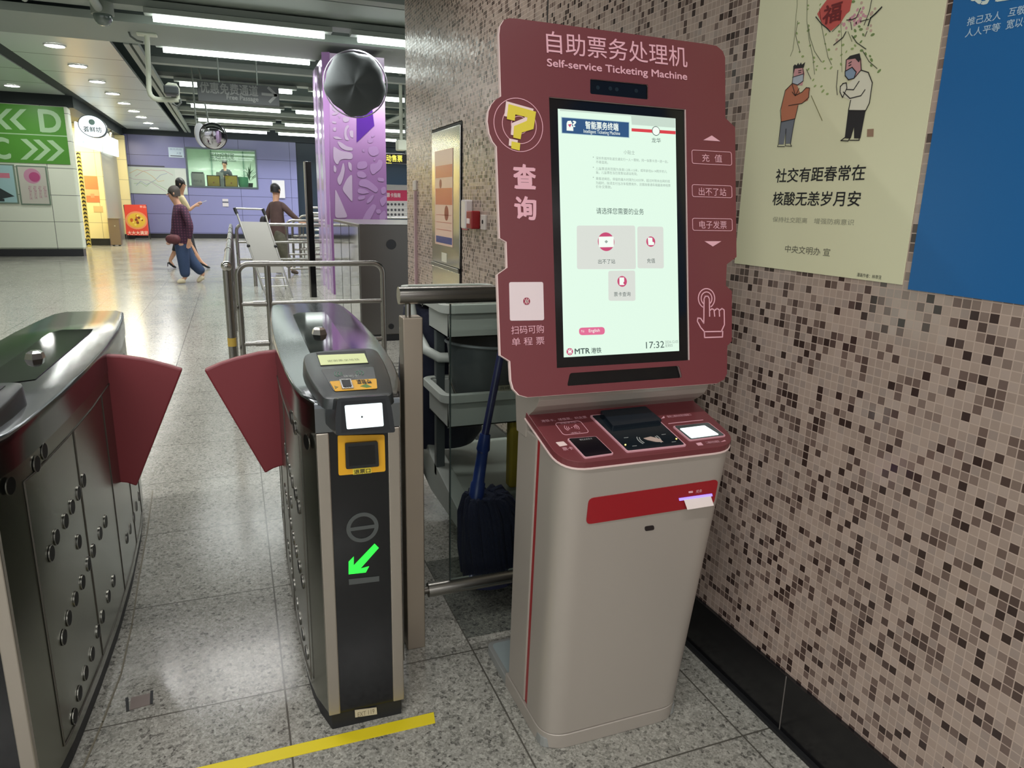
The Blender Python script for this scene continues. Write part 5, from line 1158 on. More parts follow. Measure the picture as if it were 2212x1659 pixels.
o = thing('card_guide_board', 'white and magenta ticket card guide board right of the purple pillar', 'board', ((a.x+b_.x)/2, yG, 0))
B(a.x, b_.x, yG+.002, yG+.06, b_.z, a.z).build('board', mat('guide_white', (226, 224, 222), .4), o)
for x_ in (a.x+.2, b_.x-.2): B(x_, x_+.05, yG+.02, yG+.05, 0, b_.z).build('leg', STEELD, o)
MB().prism(fG, [[fG.uv(*p) for p in ((790, 434), (900, 434), (900, 411), (790, 411))]], .0005, .003).build('magenta_band', mat('magenta', (206, 54, 96), .4), o)
tb('地铁车票卡指南', fG, (812, 421), (865, 421), (840, 426), (840, 416.5), 'lettering', mat('guide_text', (240, 226, 228), .5), o, d=.004, bold=.02)
for j, (y0_, y1_) in enumerate(((436, 447), (449, 458), (460, 467))):
    f3 = [fG.uv(*p) for p in ((790, y1_), (900, y1_), (900, y0_), (790, y0_))]
    rw = MB().prism(fG, [f3], .0005, .0025).build('info_row', mat('guide_row', (206, 204, 202), .4), o)
    for x_ in (838, 846, 854, 862, 870):
        c = fG.uv(x_, (y0_+y1_)/2); MB().prism(fG, [circ(c[0], c[1], .028, 12)], .0026, .004).build('pictogram', mat('picto_%d' % (x_ % 2), ((70, 70, 76), (190, 80, 96))[x_ % 2], .5), rw)

# ------------------------------------------------------------------ left wall: exit sign, framed posters
yW = 20.1; fl_ = Fr((0, yW, 0), (1, 0, 0), (0, 0, 1))
def cl(x, y): return (x/4.607, 200+y/4.607)
def TL(s, x0, y0, x1, y1, m, par, fr=None, d=.02, nm='lettering', **k):
    xm, ym = (x0+x1)/2, (y0+y1)/2
    return tb(s, fr or fl_, cl(x0, ym), cl(x1, ym), cl(xm, y1), cl(xm, y0), nm, m, par, d=d, **k)
GRN = mat('exit_green', (84, 152, 52), .4); PG = mat('exit_pale_green', (176, 214, 168), .4)
gs = thing('exit_direction_sign', 'wide green exit sign with letters D and C and chevrons on the white wall', 'sign', (-4.3, yW, 2.7))
a, b_ = fl_.uv(*cl(655, 150)), fl_.uv(*cl(712, 720)); v1 = fl_.uv(*cl(0, 105))[1]; v0 = fl_.uv(*cl(0, 690))[1]
vt, vb = (a[1]+v1)/2, (b_[1]+v0)/2; ur = -3.47
vm_ = fl_.uv(*cl(350, 420))[1]
MB().prism(fl_, [rect(-6.4, ur, vm_+.012, vt)], .0, .015).build('upper_panel', GRN, gs); MB().prism(fl_, [rect(-6.4, ur, vb, vm_-.012)], .0, .015).build('lower_panel', GRN, gs)
MB().prism(fl_, [rect(-6.4, ur, vm_-.012, vm_+.012)], .0, .014).build('divider', PG, gs)
TL('D', 398, 180, 600, 390, PG, gs, bold=.03)
TL('C', -70, 452, 95, 655, PG, gs, bold=.03)
def chev(x, y, w, h, t, par, sg=1):
    P = [(x, y), (x+sg*t, y), (x+sg*(t+w), y+h/2), (x+sg*t, y+h), (x, y+h), (x+sg*w, y+h/2)]
    MB().prism(fl_, [quad(fl_, [cl(*p) for p in P])], .0155, .018).build('chevron', PG, par)
for x in (205, 330, 465): chev(x, 462 + (x-205)*.05, 115, 205, 62, gs)
for x in (265, 125, -15): chev(x, 166-(265-x)*.03, 105, 205, 62, gs, -1)
def framed_poster(label, px, loc):
    o = thing('framed_poster', label, 'poster', loc)
    P = [fl_.uv(*cl(*p)) for p in px]; u0 = min(P[0][0], P[3][0]); u1 = max(P[1][0], P[2][0]); v1 = (P[0][1]+P[1][1])/2; v0 = (P[2][1]+P[3][1])/2
    MB().prism(fl_, [rect(u0, u1, v0, v1)], .0, .03).build('frame', mat('frame_green_grey', (120, 140, 122), .4), o, bevel=.004)
    return o, u0+.03, u1-.03, v0+.03, v1-.03
o, u0, u1, v0, v1 = framed_poster('framed pale poster with a pink round emblem on the white wall under the green sign', [(158, 722), (462, 735), (508, 1125), (218, 1112)], (-4.28, yW, 1.65))
pnl = MB().prism(fl_, [rect(u0, u1, v0, v1)], .0305, .032).build('print', mat('print_pale', (206, 204, 192), .35), o)
cxx, cyy = (u0+u1)/2, v1-.2
MB().prism(fl_, [circ(cxx, cyy, .17, 26)], .0325, .034).build('emblem', mat('emblem_pink', (206, 150, 176), .5), pnl)
MB().prism(fl_, [circ(cxx+.04, cyy-.02, .11, 20)], .0345, .036).build('emblem_shape', mat('emblem_magenta', (188, 84, 134), .5), pnl)
for j in range(4):
    text('文明出行', fl_, (u0+.16+j*.1, u0+.22+j*.1, v0+.08+.02*j, v0+.42), 'lettering', mat('print_mauve', (186, 130, 150), .5), pnl, d=.0335)
o, u0, u1, v0, v1 = framed_poster('framed pale blue poster cut off by the left edge under the green sign', [(-150, 700), (140, 718), (190, 1112), (-110, 1098)], (-4.9, yW, 1.65))
pnl = MB().prism(fl_, [rect(u0, u1, v0, v1)], .0305, .032).build('print', mat('print_blue', (168, 206, 208), .35), o)
MB().prism(fl_, [rect(u1-.30, u1-.08, v1-.28, v1-.17)], .0325, .034).build('pink_bar', mat('bar_pink', (214, 130, 150), .5), pnl)
MB().prism(fl_, [[(u1-.42, v0+.05), (u1-.04, v0+.14), (u1-.34, v0+.34)]], .0325, .034).build('dark_wedge', mat('wedge_dark', (50, 62, 62), .5), pnl)
MB().prism(fl_, [rect(u0+.02, u1-.25, v0+.02, v0+.08)], .0345, .036).build('dark_bar', mat('wedge_dark', (50, 62, 62), .5), pnl)
# ------------------------------------------------------------------ shop front: light boxes, oval sign, chevron post
GLOW = mat('box_glow', (236, 252, 255), .4, emit=1.5)
def lightbox(label, p, Y0, Y1, loc):
    q = [PY(*p[0], Y0), PY(*p[1], Y0), PY(*p[2], Y1), PY(*p[3], Y1)]   # tl, bl, br, tr
    o = thing('light_box', label, 'light box', (q[0]+q[2])/2)
    tl_, bl_, br_, tr_ = q; back = Vector((-.05, .12, 0))
    MB().hexa([bl_, br_, br_+back, bl_+back, tl_, tr_, tr_+back, tl_+back]).build('lit_face', GLOW, o)
    MB().tube([(tl_+tr_)/2+back*.5, Vector(((tl_.x+tr_.x)/2, (tl_.y+tr_.y)/2+.06, 3.45))], .03).build('hanger', STEELD, o)
    u = (br_-bl_); f_ = Fr(bl_, u, (0, 0, 1)); L_ = u.length; H_ = (tl_-bl_).length
    return o, f_, L_, H_
o, f_, L_, H_ = lightbox('lit white light box with a small green mark behind the oval sign', ((163, 262), (166, 312), (221, 327), (219, 292)), 22.6, 24.2, None)
MB().prism(f_, [[(L_*.24, H_*.15), (L_*.33, H_*.35), (L_*.30, H_*.5), (L_*.22, H_*.4)]], .002, .006).build('green_mark', mat('mark_green', (70, 190, 160), .5), o)
text('便利店', f_, (L_*.42, L_*.75, H_*.28, H_*.48), 'lettering', mat('box_text', (170, 190, 200), .5), o, d=.006)
o, f_, L_, H_ = lightbox('lit white light box nearest the lavender wall', ((225, 290), (226, 329), (257, 339), (255, 303)), 25.2, 27.4, None)
MB().prism(f_, [[(L_*.2, H_*.2), (L_*.28, H_*.3), (L_*.24, H_*.55)]], .002, .006).build('green_mark', MATS['mark_green'], o)
text('便利', f_, (L_*.4, L_*.7, H_*.3, H_*.6), 'lettering', MATS['box_text'], o, d=.006)
yo = 21.5; fo_ = Fr((0, yo, 0), (1, 0, 0), (0, 0, 1)); c = fo_.uv(199.5, 273)
o = thing('oval_sign', 'glowing white oval shop sign with a dark rim at the corner of the white wall', 'sign', (c[0], yo, c[1]))
ru = (fo_.uv(229, 275)[0]-fo_.uv(170, 271)[0])/2; rv = (fo_.uv(200, 250)[1]-fo_.uv(200, 296)[1])/2
def oval(k):
    return [(c[0]+ru*k*math.cos(t), c[1]+rv*k*math.sin(t)-.12*ru*k*math.cos(t)) for t in [2*math.pi*i/40 for i in range(40)]]
MB().prism(fo_, [oval(1.05)], -.16, 0).build('rim', mat('oval_rim', (60, 66, 70), .3), o)
MB().prism(fo_, [oval(.98)], .001, .02).build('lit_face', GLOW, o)
MB().prism(fo_, [circ(c[0]-.0, c[1]+.10, .07, 16)], .021, .026).build('emblem', mat('emblem_teal', (120, 150, 150), .5), o)
text('荟鲜坊', fo_, (c[0]-.20, c[0]+.20, c[1]-.14, c[1]-.01), 'lettering', mat('oval_text', (60, 66, 66), .5), o, d=.03, bold=.02)
MB().tube([(c[0]-.1, yo+.08, c[1]), (-3.35, yo+.3, c[1])], .03).build('bracket', STEELD, o)
def chevpost():
    o = thing('striped_door_post', 'narrow yellow and black chevron strip on the lit shop doorway edge', 'door post', (-4.0, 23.7, 1.3))
    q = [PY(166, 326, 23.4), PY(171, 326, 23.4), PY(196, 529, 23.85), PY(191, 531, 23.85)]
    xa, za_, xb_, zb_ = q[0].x, q[0].z, q[3].x, .03
    B(xb_-.02, xb_+.07, 23.80, 23.9, .0, 2.62).build('strip', mat('strip_yellow', (206, 186, 96), .5), o)
    f_ = Fr((xb_-.02, 23.8, 0), (1, 0, 0), (0, 0, 1))
    for i in range(24): MB().prism(f_, [[(0, .04+i*.108), (.045, .075+i*.108), (.09, .04+i*.108), (.09, .085+i*.108), (.045, .12+i*.108), (0, .085+i*.108)]], .0005, .003).build('chevron', BLACK, o)
chevpost()
yS = 24.5; fS2 = Fr((0, yS, 0), (1, 0, 0), (0, 0, 1))
o = thing('orange_notice', 'orange poster with white haze on the cream lit shop wall', 'poster', (-3.8, yS, 1.7))
P = [fS2.uv(*cl(*p)) for p in ((830, 828), (965, 832), (995, 1092), (865, 1090))]
u0, u1, v0, v1 = (P[0][0]+P[3][0])/2, (P[1][0]+P[2][0])/2, (P[2][1]+P[3][1])/2, (P[0][1]+P[1][1])/2
MB().prism(fS2, [rect(u0, u1, v0, v1)], .001, .008).build('sheet', mat('notice_orange', (222, 128, 84), .4), o)
MB().prism(fS2, [rect(u0, u1, v0+.18, v0+.36)], .0085, .011).build('pale_band', mat('notice_pale', (238, 176, 130), .4), o)
MB().prism(fS2, [rect((u0+u1)/2-.05, (u0+u1)/2+.05, v0+.12, v0+.24)], .0115, .013).build('small_square', mat('notice_square', (240, 150, 110), .4), o)
P = fS2.uv(*cl(978, 1160)); tag(MB().prism(fS2, [rect(P[0]-.12, P[0]+.12, P[1]-.09, P[1]+.09)], .001, .006).build('small_notice', mat('notice_tan', (214, 184, 130), .5)), 'small tan notice on the cream wall below the orange poster', 'notice')
# bin
o = thing('steel_bin', 'brown-grey steel bin on small feet beside the cream shop wall', 'bin', (-3.25, 24.4, 0))
B(-3.40, -3.12, 24.25, 24.6, .03, .785).build('body', mat('bin_steel', (142, 122, 100), .35, .5), o, bevel=.006)
B(-3.41, -3.11, 24.24, 24.61, .785, .80).build('lid', mat('bin_lid', (150, 134, 112), .3, .5), o)
for x_ in (-3.36, -3.2): B(x_, x_+.06, 24.27, 24.33, 0, .03).build('foot', BLACK, o)
c = PY(248, 488, 24.25); MB().prism(Fr((c.x, 24.25, c.z), (1, 0, 0), (0, 0, 1)), [circ(0, 0, .018, 12)], .0005, .006).build('lock', mat('lock_bright', (220, 214, 190), .3, .5), o)
# food A-board
yF_ = 27.6; fF = Fr((0, yF_, 0), (1, 0, 0), (0, .07, 1))
o = thing('food_poster_stand', 'red standing poster with a round plate of yellow food before the lavender wall', 'sign stand', (-3.0, yF_, 0))
P = [fF.uv(*p) for p in ((268, 442), (316, 442), (322, 509), (273, 508))]
bd = MB().prism(fF, [P[::-1]], -.02, 0).build('board', mat('food_red', (222, 70, 52), .4), o)
c = fF.uv(295, 476); ru = .29
MB().prism(fF, [circ(c[0], c[1], ru+.04, 30, .30)], .0005, .003).build('plate', mat('plate_rim', (228, 150, 96), .4), bd)
MB().prism(fF, [circ(c[0], c[1], ru-.02, 30, .24)], .0032, .005).build('dish', mat('dish_yellow', (224, 184, 60), .4), bd)
random.seed(3)
for i in range(14):
    t, r_ = random.uniform(0, 6.28), random.uniform(.02, .2); MB().prism(fF, [circ(c[0]+r_*math.cos(t), c[1]+r_*.8*math.sin(t), random.uniform(.025, .05), 8)], .0052+.0001*i, .007+.0001*i).build('topping', mat('topping_%d' % (i % 3), ((190, 90, 30), (240, 214, 110), (130, 70, 30))[i % 3], .4), bd)
tb('大大大满足', fF, (276, 505), (320, 505), (298, 507), (298, 499), 'lettering', mat('food_text', (250, 214, 196), .5), bd, d=.004, bold=.02)
tb('新品', fF, (302, 447), (315, 447), (308, 449), (308, 444), 'lettering', MATS['food_text'], bd, d=.004)
for p in ((274, 514), (322, 514)):
    x_ = PY(*p, yF_).x; MB().tube([(x_, yF_-.02, 0), (x_, yF_+.02, .2)], .014, 8).build('leg', STEELD, o); MB().tube([(x_, yF_+.5, 0), (x_, yF_+.08, 1.15)], .012, 8).build('rear_leg', STEELD, o)
# map, notices on the lavender wall
fb_ = Fr((0, 28.9, 0), (1, 0, 0), (0, 0, 1))
def wallcard(name, label, cat, u0, u1, v0, v1, col, th=.02, em=0):
    o = thing(name, label, cat, ((u0+u1)/2, 28.9, (v0+v1)/2)); MB().prism(fb_, [rect(u0, u1, v0, v1)], 0.001, th).build('board', mat(name+'_face', col, .3, emit=em), o); return o
o = wallcard('route_map', 'wide pale transit route map on the lavender wall left of the control room window', 'map', -3.5, -1.42, 1.54, 2.44, (188, 200, 196))
MB().prism(fb_, [rect(-3.35, -2.1, 2.46, 2.50)], .0, .02).build('title_strip', mat('strip_dark', (70, 72, 84), .5), o)
random.seed(5)
for k, cl_ in enumerate(((176, 150, 160), (150, 176, 150), (150, 160, 184), (190, 170, 140), (172, 160, 176))):
    x, y = random.uniform(-3.3, -2.9), random.uniform(1.75, 2.25); P = [(x, y)]
    for i in range(5): x += random.uniform(.15, .28); y = min(2.35, max(1.62, y+random.uniform(-.2, .2))); P.append((x, y))
    shapes(fb_, ribbon(P, .018), .0205, .0225+k*.0003).build('route_line', mat('route_%d' % k, cl_, .5), o)
MB().prism(fb_, [rect(-1.78, -1.44, 1.6, 2.4)], .0205, .022).build('key_panel', mat('map_key', (198, 206, 204), .4), o)
o = wallcard('white_notice', 'small white and blue notice above the route map beside the window', 'notice', -1.93, -1.44, 2.80, 3.14, (196, 214, 232))
MB().prism(fb_, [rect(-1.88, -1.50, 2.84, 2.87)], .0205, .022).build('dark_line', mat('notice_dark', (80, 84, 104), .5), o)
text('服务热线', fb_, (-1.88, -1.50, 3.05, 3.11), 'lettering', mat('notice_blue', (120, 140, 180), .5), o, d=.022); text('大厦', fb_, (-1.68, -1.52, 2.91, 2.99), 'lettering', MATS['notice_blue'], o, d=.022)
c = PY(487, 437, 28.9); o = wallcard('door_plate', 'small pale plate with a dark stripe on the lavender wall under the window', 'plate', c.x-.1, c.x+.1, c.z-.15, c.z+.12, (196, 190, 196))
MB().prism(fb_, [rect(c.x-.1, c.x+.1, c.z-.02, c.z+.03)], .0205, .022).build('stripe', mat('notice_dark', (80, 84, 104), .5), o)
P0_, P1_ = PY(587, 389, 28.9), PY(616, 428, 28.9)
o = wallcard('white_wall_panel', 'white framed panel on the lavender wall behind the dark-clad person', 'panel', P0_.x, P1_.x, P1_.z, P0_.z, (208, 206, 212), .05)
# ------------------------------------------------------------------ station control room behind its window
RW = mat('room_wall', (206, 222, 204), .6)
zr0 = 1.2
struct(MB().box(-1.6, 1.2, 31.4, 31.5, zr0, 3.5).box(-1.7, -1.6, 29.1, 31.5, zr0, 3.5).box(1.2, 1.3, 29.1, 31.5, zr0, 3.5).box(-1.7, 1.3, 29.1, 31.5, 3.5, 3.55).box(-1.7, 1.3, 29.1, 31.5, zr0-.05, zr0).build('wall_room', RW))
area('room_lamp', (-.2, 30.2, 3.44), (2.2, 1.0), 60, (.96, 1, .95), spread=130)
o = thing('control_window', 'lit control room window with Chinese and English lettering in the lavender wall', 'window', ((win[0]+win[1])/2, 28.9, win[2]))
FRM = mat('window_frame', (96, 108, 112), .35, .6)
fb2 = Fr((0, 28.9, 0), (1, 0, 0), (0, 0, 1))
MB().prism(fb2, [rect(win[0]-.05, win[1]+.05, win[2]-.05, win[3]+.05), rect(win[0]+.0, win[1]-.0, win[2]+.0, win[3]-.0)[::-1]], -.05, .03).build('frame', FRM, o)
B(win[0], win[1], 28.93, 28.945, win[2], win[3]).build('glass', gm, o)
WT = mat('window_text', (84, 112, 96), .5)
xa_, xb_ = PY(462, 335, 28.9).x, PY(503, 335, 28.9).x
tb('车站控制室', fb2, (453, 336), (506, 340), (480, 344), (480, 330), 'lettering', WT, o, d=-.02); tb('Station Control Room', fb2, (452, 345), (510, 347), (480, 349), (480, 343), 'lettering', WT, o, d=-.02)
for xpx in (455, 524):
    x_ = PY(xpx, 350, 31.3).x; struct(B(x_, x_+.05, 31.34, 31.4, zr0, 3.5).build('trim_%d' % (60+xpx % 7), mat('room_line', (130, 160, 140), .6)))
struct(B(-1.55, 1.15, 29.12, 29.9, 1.2, 1.84).build('wall_counter', mat('counter_grey', (120, 126, 124), .5)))
def onc(x0, x1, yt, Y): a, b_ = PY(x0, yt, Y), PY(x1, yt, Y); return a.x, b_.x, a.z
x0_, x1_, z_ = onc(412, 441, 374, 29.2)
o = thing('white_carton', 'white carton printed with grey text on the control room counter', 'carton', ((x0_+x1_)/2, 29.3, 1.84)); B(x0_, x1_, 29.2, 29.5, 1.84, z_).build('body', mat('carton_white', (206, 210, 198), .5), o)
text('资料盒', Fr((0, 29.2, 0), (1, 0, 0), (0, 0, 1)), (x0_+.06, x1_-.08, 1.98, 2.08), 'lettering', mat('carton_text', (150, 150, 146), .5), o, d=.004)
B(x0_+.03, x1_-.03, 29.22, 29.48, z_, z_+.05).build('lid', mat('carton_grey', (120, 126, 116), .5), o)
for i, (a_, b2_, lb_) in enumerate(((446, 475, 'yellow fronted box on the control room counter, left one'), (484, 513, 'yellow fronted box on the control room counter, right one'))):
    x0_, x1_, z_ = onc(a_, b2_, 378, 29.15)
    o = thing('yellow_box', lb_, 'box', ((x0_+x1_)/2, 29.3, 1.84), 'yellow fronted boxes on the control room counter')
    B(x0_, x1_, 29.15, 29.4, 1.84, z_).build('body', mat('box_brown', (66, 60, 44), .5), o); B(x0_+.03, x1_-.03, 29.14, 29.15, 1.87, z_-.03).build('front', mat('box_yellow', (206, 180, 60), .5), o)
    MB().prism(Fr((0, 29.14, 0), (1, 0, 0), (0, 0, 1)), [circ((x0_+x1_)/2, 1.99, .03, 10)], .0005, .003).build('emblem', mat('box_emblem', (170, 120, 50), .5), o)
x0_, x1_, z_ = onc(514, 536, 382, 29.2)
tag(MB().loft([[Vector(((x0_+x1_)/2+k*(x1_-x0_)/2*math.cos(t), 29.35+k*.12*math.sin(t), z)) for t in [2*math.pi*i/18 for i in range(18)]] for z, k in ((1.841, .8), (1.95, 1.0), (z_, 1.05))]).build('green_basket', mat('basket_green', (90, 180, 120), .4)), 'translucent green basket on the counter below the plant', 'basket')
pl_ = thing('potted_plant', 'leafy green plant on the control room counter at the window right side', 'plant', (PY(540, 385, 29.6).x, 29.6, 1.84))
LG = mat('leaf_green', (58, 104, 66), .5); pc = PY(540, 392, 29.6)
MB().loft([[Vector((pc.x+k*math.cos(t), 29.6+k*math.sin(t), z)) for t in [2*math.pi*i/14 for i in range(14)]] for z, k in ((1.841, .08), (2.02, .11))]).build('pot', mat('pot_dark', (60, 70, 62), .5), pl_)
lf = MB(); random.seed(9)
for i in range(34):
    t, el = random.uniform(0, 6.28), random.uniform(.3, 1.4); L_ = random.uniform(.3, .62); b0 = Vector((pc.x, 29.6, 2.02+random.uniform(0, .35))); d_ = Vector((math.cos(t)*math.cos(el), math.sin(t)*math.cos(el)*.5, math.sin(el)))
    s_ = d_.cross(Vector((0, 0, 1))).normalized()*.028; m_ = b0+d_*L_*.5; e_ = b0+d_*L_+Vector((0, 0, -.10*L_))
    lf.add([b0, m_+s_, e_, m_-s_, m_+Vector((0, 0, .012))], [(0, 1, 4), (1, 2, 4), (2, 3, 4), (3, 0, 4)])
lf.build('foliage', LG, pl_)
x0_, x1_, z_ = onc(466, 482, 371, 29.25); tag(B(x0_, x1_, 29.5, 29.7, 1.84, z_).build('paper_tray', mat('tray_white', (220, 228, 220), .5)), 'white tray with papers on the counter in front of the clerk', 'tray')
# ------------------------------------------------------------------ people
def skin(name, nodes_, edges, m, parent, sub=2, smooth=True):
    """nodes: (pos, radius); grows one continuous surface"""
    me = bpy.data.meshes.new(name); me.from_pydata([Vector(p) for p, r in nodes_], edges, []); me.update()
    ob = bpy.data.objects.new(name, me); COL.objects.link(ob)
    md = ob.modifiers.new('skin', 'SKIN'); md.use_smooth_shade = True; md.branch_smoothing = .3
    for i, (p, r) in enumerate(nodes_):
        v = me.skin_vertices[0].data[i]; v.radius = (r, r) if not isinstance(r, tuple) else r; v.use_root = (i == 0)
    sb = ob.modifiers.new('sub', 'SUBSURF'); sb.levels = sub; sb.render_levels = sub
    bpy.context.view_layer.update(); dg = bpy.context.evaluated_depsgraph_get()
    m2 = bpy.data.meshes.new_from_object(ob.evaluated_get(dg)); bpy.data.objects.remove(ob); bpy.data.meshes.remove(me)
    o0 = wbase(parent); m2.transform(Matrix.Translation(-o0)); m2.materials.clear(); m2.materials.append(m)
    for p in m2.polygons: p.use_smooth = True
    o = bpy.data.objects.new(name, m2); COL.objects.link(o); o.parent = parent; return o
SKIN = mat('skin_tone', (196, 150, 122), .5); HAIR = mat('hair_black', (26, 24, 24), .5)
def human(label, J, face, k=1.0, shirt=None, pants=None, shoes=None, skirt=None, hairlen=0, sleeves=2, legs_cover=True, base=None, haircol=None):
    """J: joints (world). face: unit vector the head looks along. L is the side nearer the camera"""
    o = thing('person', label, 'person', base)
    f = Vector(face).normalized(); up = Vector((0, 0, 1)); side = f.cross(up).normalized()
    hd = Vector(J['head']); N_ = []; E_ = []
    def n(p, r): N_.append((Vector(p), r)); return len(N_)-1
    cl_ = .78 if shirt else 1; hip = n(J['hip'], .135*k*cl_); wa = n(J['waist'], .115*k*cl_); ch = n(J['chest'], .135*k*cl_); nk = n(J['neck'], .060*k)
    jaw = n(hd-up*.045*k+f*.015*k, .078*k); cr_ = n(hd+up*.035*k, .088*k)
    E_ += [(hip, wa), (wa, ch), (ch, nk), (nk, jaw), (jaw, cr_)]
    for s_ in 'LR':
        if 'e'+s_ in J:
            S_ = n(J['s'+s_], .058*k*cl_); e = n(J['e'+s_], .042*k); w = n(J['w'+s_], .028*k); E_ += [(ch, S_), (S_, e), (e, w)]
            h = Vector(J['h'+s_]); d = (h-Vector(J['w'+s_])); d = d.normalized() if d.length > .01 else -up
            pm = n(Vector(J['w'+s_])+d*.055*k, .034*k); E_.append((w, pm))
            q = d.cross(side); q = q.normalized() if q.length > .1 else f
            for i_, (off, ln) in enumerate(((-.026, .072), (-.009, .082), (.009, .078), (.025, .062))):
                b0 = Vector(J['w'+s_])+d*.085*k+q*off*k; a1 = n(b0, .0095*k); a2 = n(b0+d*ln*.55*k, .009*k); a3 = n(b0+d*ln*k-side*.012*k, .0075*k); E_ += [(pm, a1), (a1, a2), (a2, a3)]
            t1 = n(Vector(J['w'+s_])+d*.05*k+q*.04*k, .011*k); t2 = n(Vector(J['w'+s_])+d*.085*k+q*.058*k, .009*k); E_ += [(pm, t1), (t1, t2)]
        if 'k'+s_ in J:
            H_ = n(Vector(J['hip'])+(side if s_ == 'R' else -side)*.0+Vector(J['o'+s_]), .088*k); K_ = n(J['k'+s_], .055*k); A_ = n(J['a'+s_], .036*k); T_ = n(J['t'+s_], .030*k)
            E_ += [(hip, H_), (H_, K_), (K_, A_), (A_, T_)]
    skin('body', N_, E_, SKIN, o)
    # face
    eye = mat('eye_dark', (30, 24, 24), .3); lip = mat('lips', (150, 84, 78), .5)
    MB().loft([[hd+f*(.085+.0*k)*k-up*.005+side*a*.012*k+up*b_*.02*k for a, b_ in ((-1, -1), (1, -1), (.5, 1), (-.5, 1))], [hd+f*.112*k-up*.016*k+side*a*.006*k+up*b_*.006*k for a, b_ in ((-1, -1), (1, -1), (.5, 1), (-.5, 1))]]).build('nose', SKIN, o)
    for s_ in (-1, 1):
        MB().ball(hd+f*.080*k+side*s_*.030*k+up*.012*k, .010*k, 8, 6).build('eye', eye, o)
        MB().ball(hd+side*s_*.088*k-up*.004*k, .022*k, 8, 6, (.6, .6, 1.2)).build('ear', SKIN, o)
    MB().ball(hd+f*.084*k-up*.045*k, .016*k, 8, 6, (1, 1, .35)).build('mouth', lip, o)
    # hair
    hb_ = MB(); hc = haircol or HAIR; C_ = hd+up*.032*k-f*.014*k; rg_ = []
    for i in range(1, 9):
        phi = math.pi/2*(1-i/8)*1.0
        rr = .100*k
        rg_.append([C_+side*rr*math.cos(phi)*math.cos(t)*.93+f*rr*math.cos(phi)*math.sin(t)+up*rr*1.05*math.sin(phi) for t in [2*math.pi*j/24 for j in range(24)]])
    low = []
    for j in range(24):
        t = 2*math.pi*j/24; fr_ = math.sin(t)
        low.append(C_+side*.102*k*math.cos(t)*.93+f*.102*k*fr_*(1 if fr_ < 0 else .99)+up*((.0 if fr_ > .35 else -.085-hairlen*(1 if fr_ < .1 else .3))*k))
    hb_.loft(rg_+[low]).build('hair', hc, o)
    # clothes
    if shirt:
        N2 = []; E2 = []
        def m_(p, r): N2.append((Vector(p), r)); return len(N2)-1
        b0 = m_(Vector(J['hip'])-up*(.10 if not skirt else -.02), .165*k if not skirt else .13*k); bz_ = m_(Vector(J['hip'])+up*(.02 if not skirt else .08), .160*k if not skirt else .128*k); E2.append((b0, bz_)); b1 = m_(J['waist'], .170*k if not skirt else .125*k); b2 = m_(J['chest'], .178*k if not skirt else .148*k); b3 = m_(Vector(J['neck'])-up*.035*k, .066*k); E2 += [(bz_, b1), (b1, b2), (b2, b3)]
        for s_ in 'LR':
            if 'e'+s_ in J:
                S_ = m_(J['s'+s_], .075*k); e = m_(J['e'+s_], .060*k); E2 += [(b2, S_), (S_, e)]
                if sleeves == 2: w = m_(J['w'+s_], .044*k); E2.append((e, w))
        skin('shirt', N2, E2, shirt, o)
    if pants:
        N3 = []; E3 = []
        def p_(p, r): N3.append((Vector(p), r)); return len(N3)-1
        b0 = p_(Vector(J['hip'])+up*.10, .140*k); b1_ = p_(Vector(J['hip'])-up*.02, .150*k); E3.append((b0, b1_))
        for s_ in 'LR':
            if 'k'+s_ in J:
                H_ = p_(Vector(J['hip'])+Vector(J['o'+s_]), .125*k); K_ = p_(J['k'+s_], .108*k); A_ = p_(Vector(J['a'+s_])+up*.0, .084*k); E3 += [(b1_, H_), (H_, K_), (K_, A_)]
        skin('trousers', N3, E3, pants, o)
    if skirt:
        hp_ = Vector(J['hip']); rings = []
        fr2 = skirt[1]
        for z_, rx, ry in ((.16, .13, .12), (0, .19, .16), (-.25, .22, .17), (-skirt[2], .27, .17)):
            rings.append([hp_+up*z_+f*rx*k*math.cos(t)+side*ry*k*math.sin(t) for t in [2*math.pi*j/24 for j in range(24)]])
        MB().loft(rings[::-1]).build('skirt', skirt[0], o)
    if shoes:
        for s_ in 'LR':
            if 'k'+s_ in J:
                A_, T_ = Vector(J['a'+s_]), Vector(J['t'+s_]); d = (T_-A_); heel = A_-up*.05*k-Vector((d.x, d.y, 0)).normalized()*.03*k if not skirt else A_-up*.02
                if skirt:
                    skin('shoe', [(A_+Vector((-f.x*.03, 0, -.02)), .036*k), (A_.lerp(T_, .5)-up*.012, .036*k), (T_, .030*k), (T_+f*.05-up*.004, .012*k)], [(0, 1), (1, 2), (2, 3)], shoes, o, 2)
                    hz = A_+Vector((-f.x*.045, 0, -.03)); MB().tube([hz, Vector((hz.x-f.x*.005, hz.y, max(0.002, hz.z-.085)))], [.010, .006], 8).build('heel', shoes, o)
                else:
                    skin('shoe', [(A_-up*.035*k, .052*k), (A_.lerp(T_, .55)-up*.02*k, .050*k), (T_, .042*k), (T_+d.normalized()*.05*k, .026*k)], [(0, 1), (1, 2), (2, 3)], shoes, o, 2)
    return o
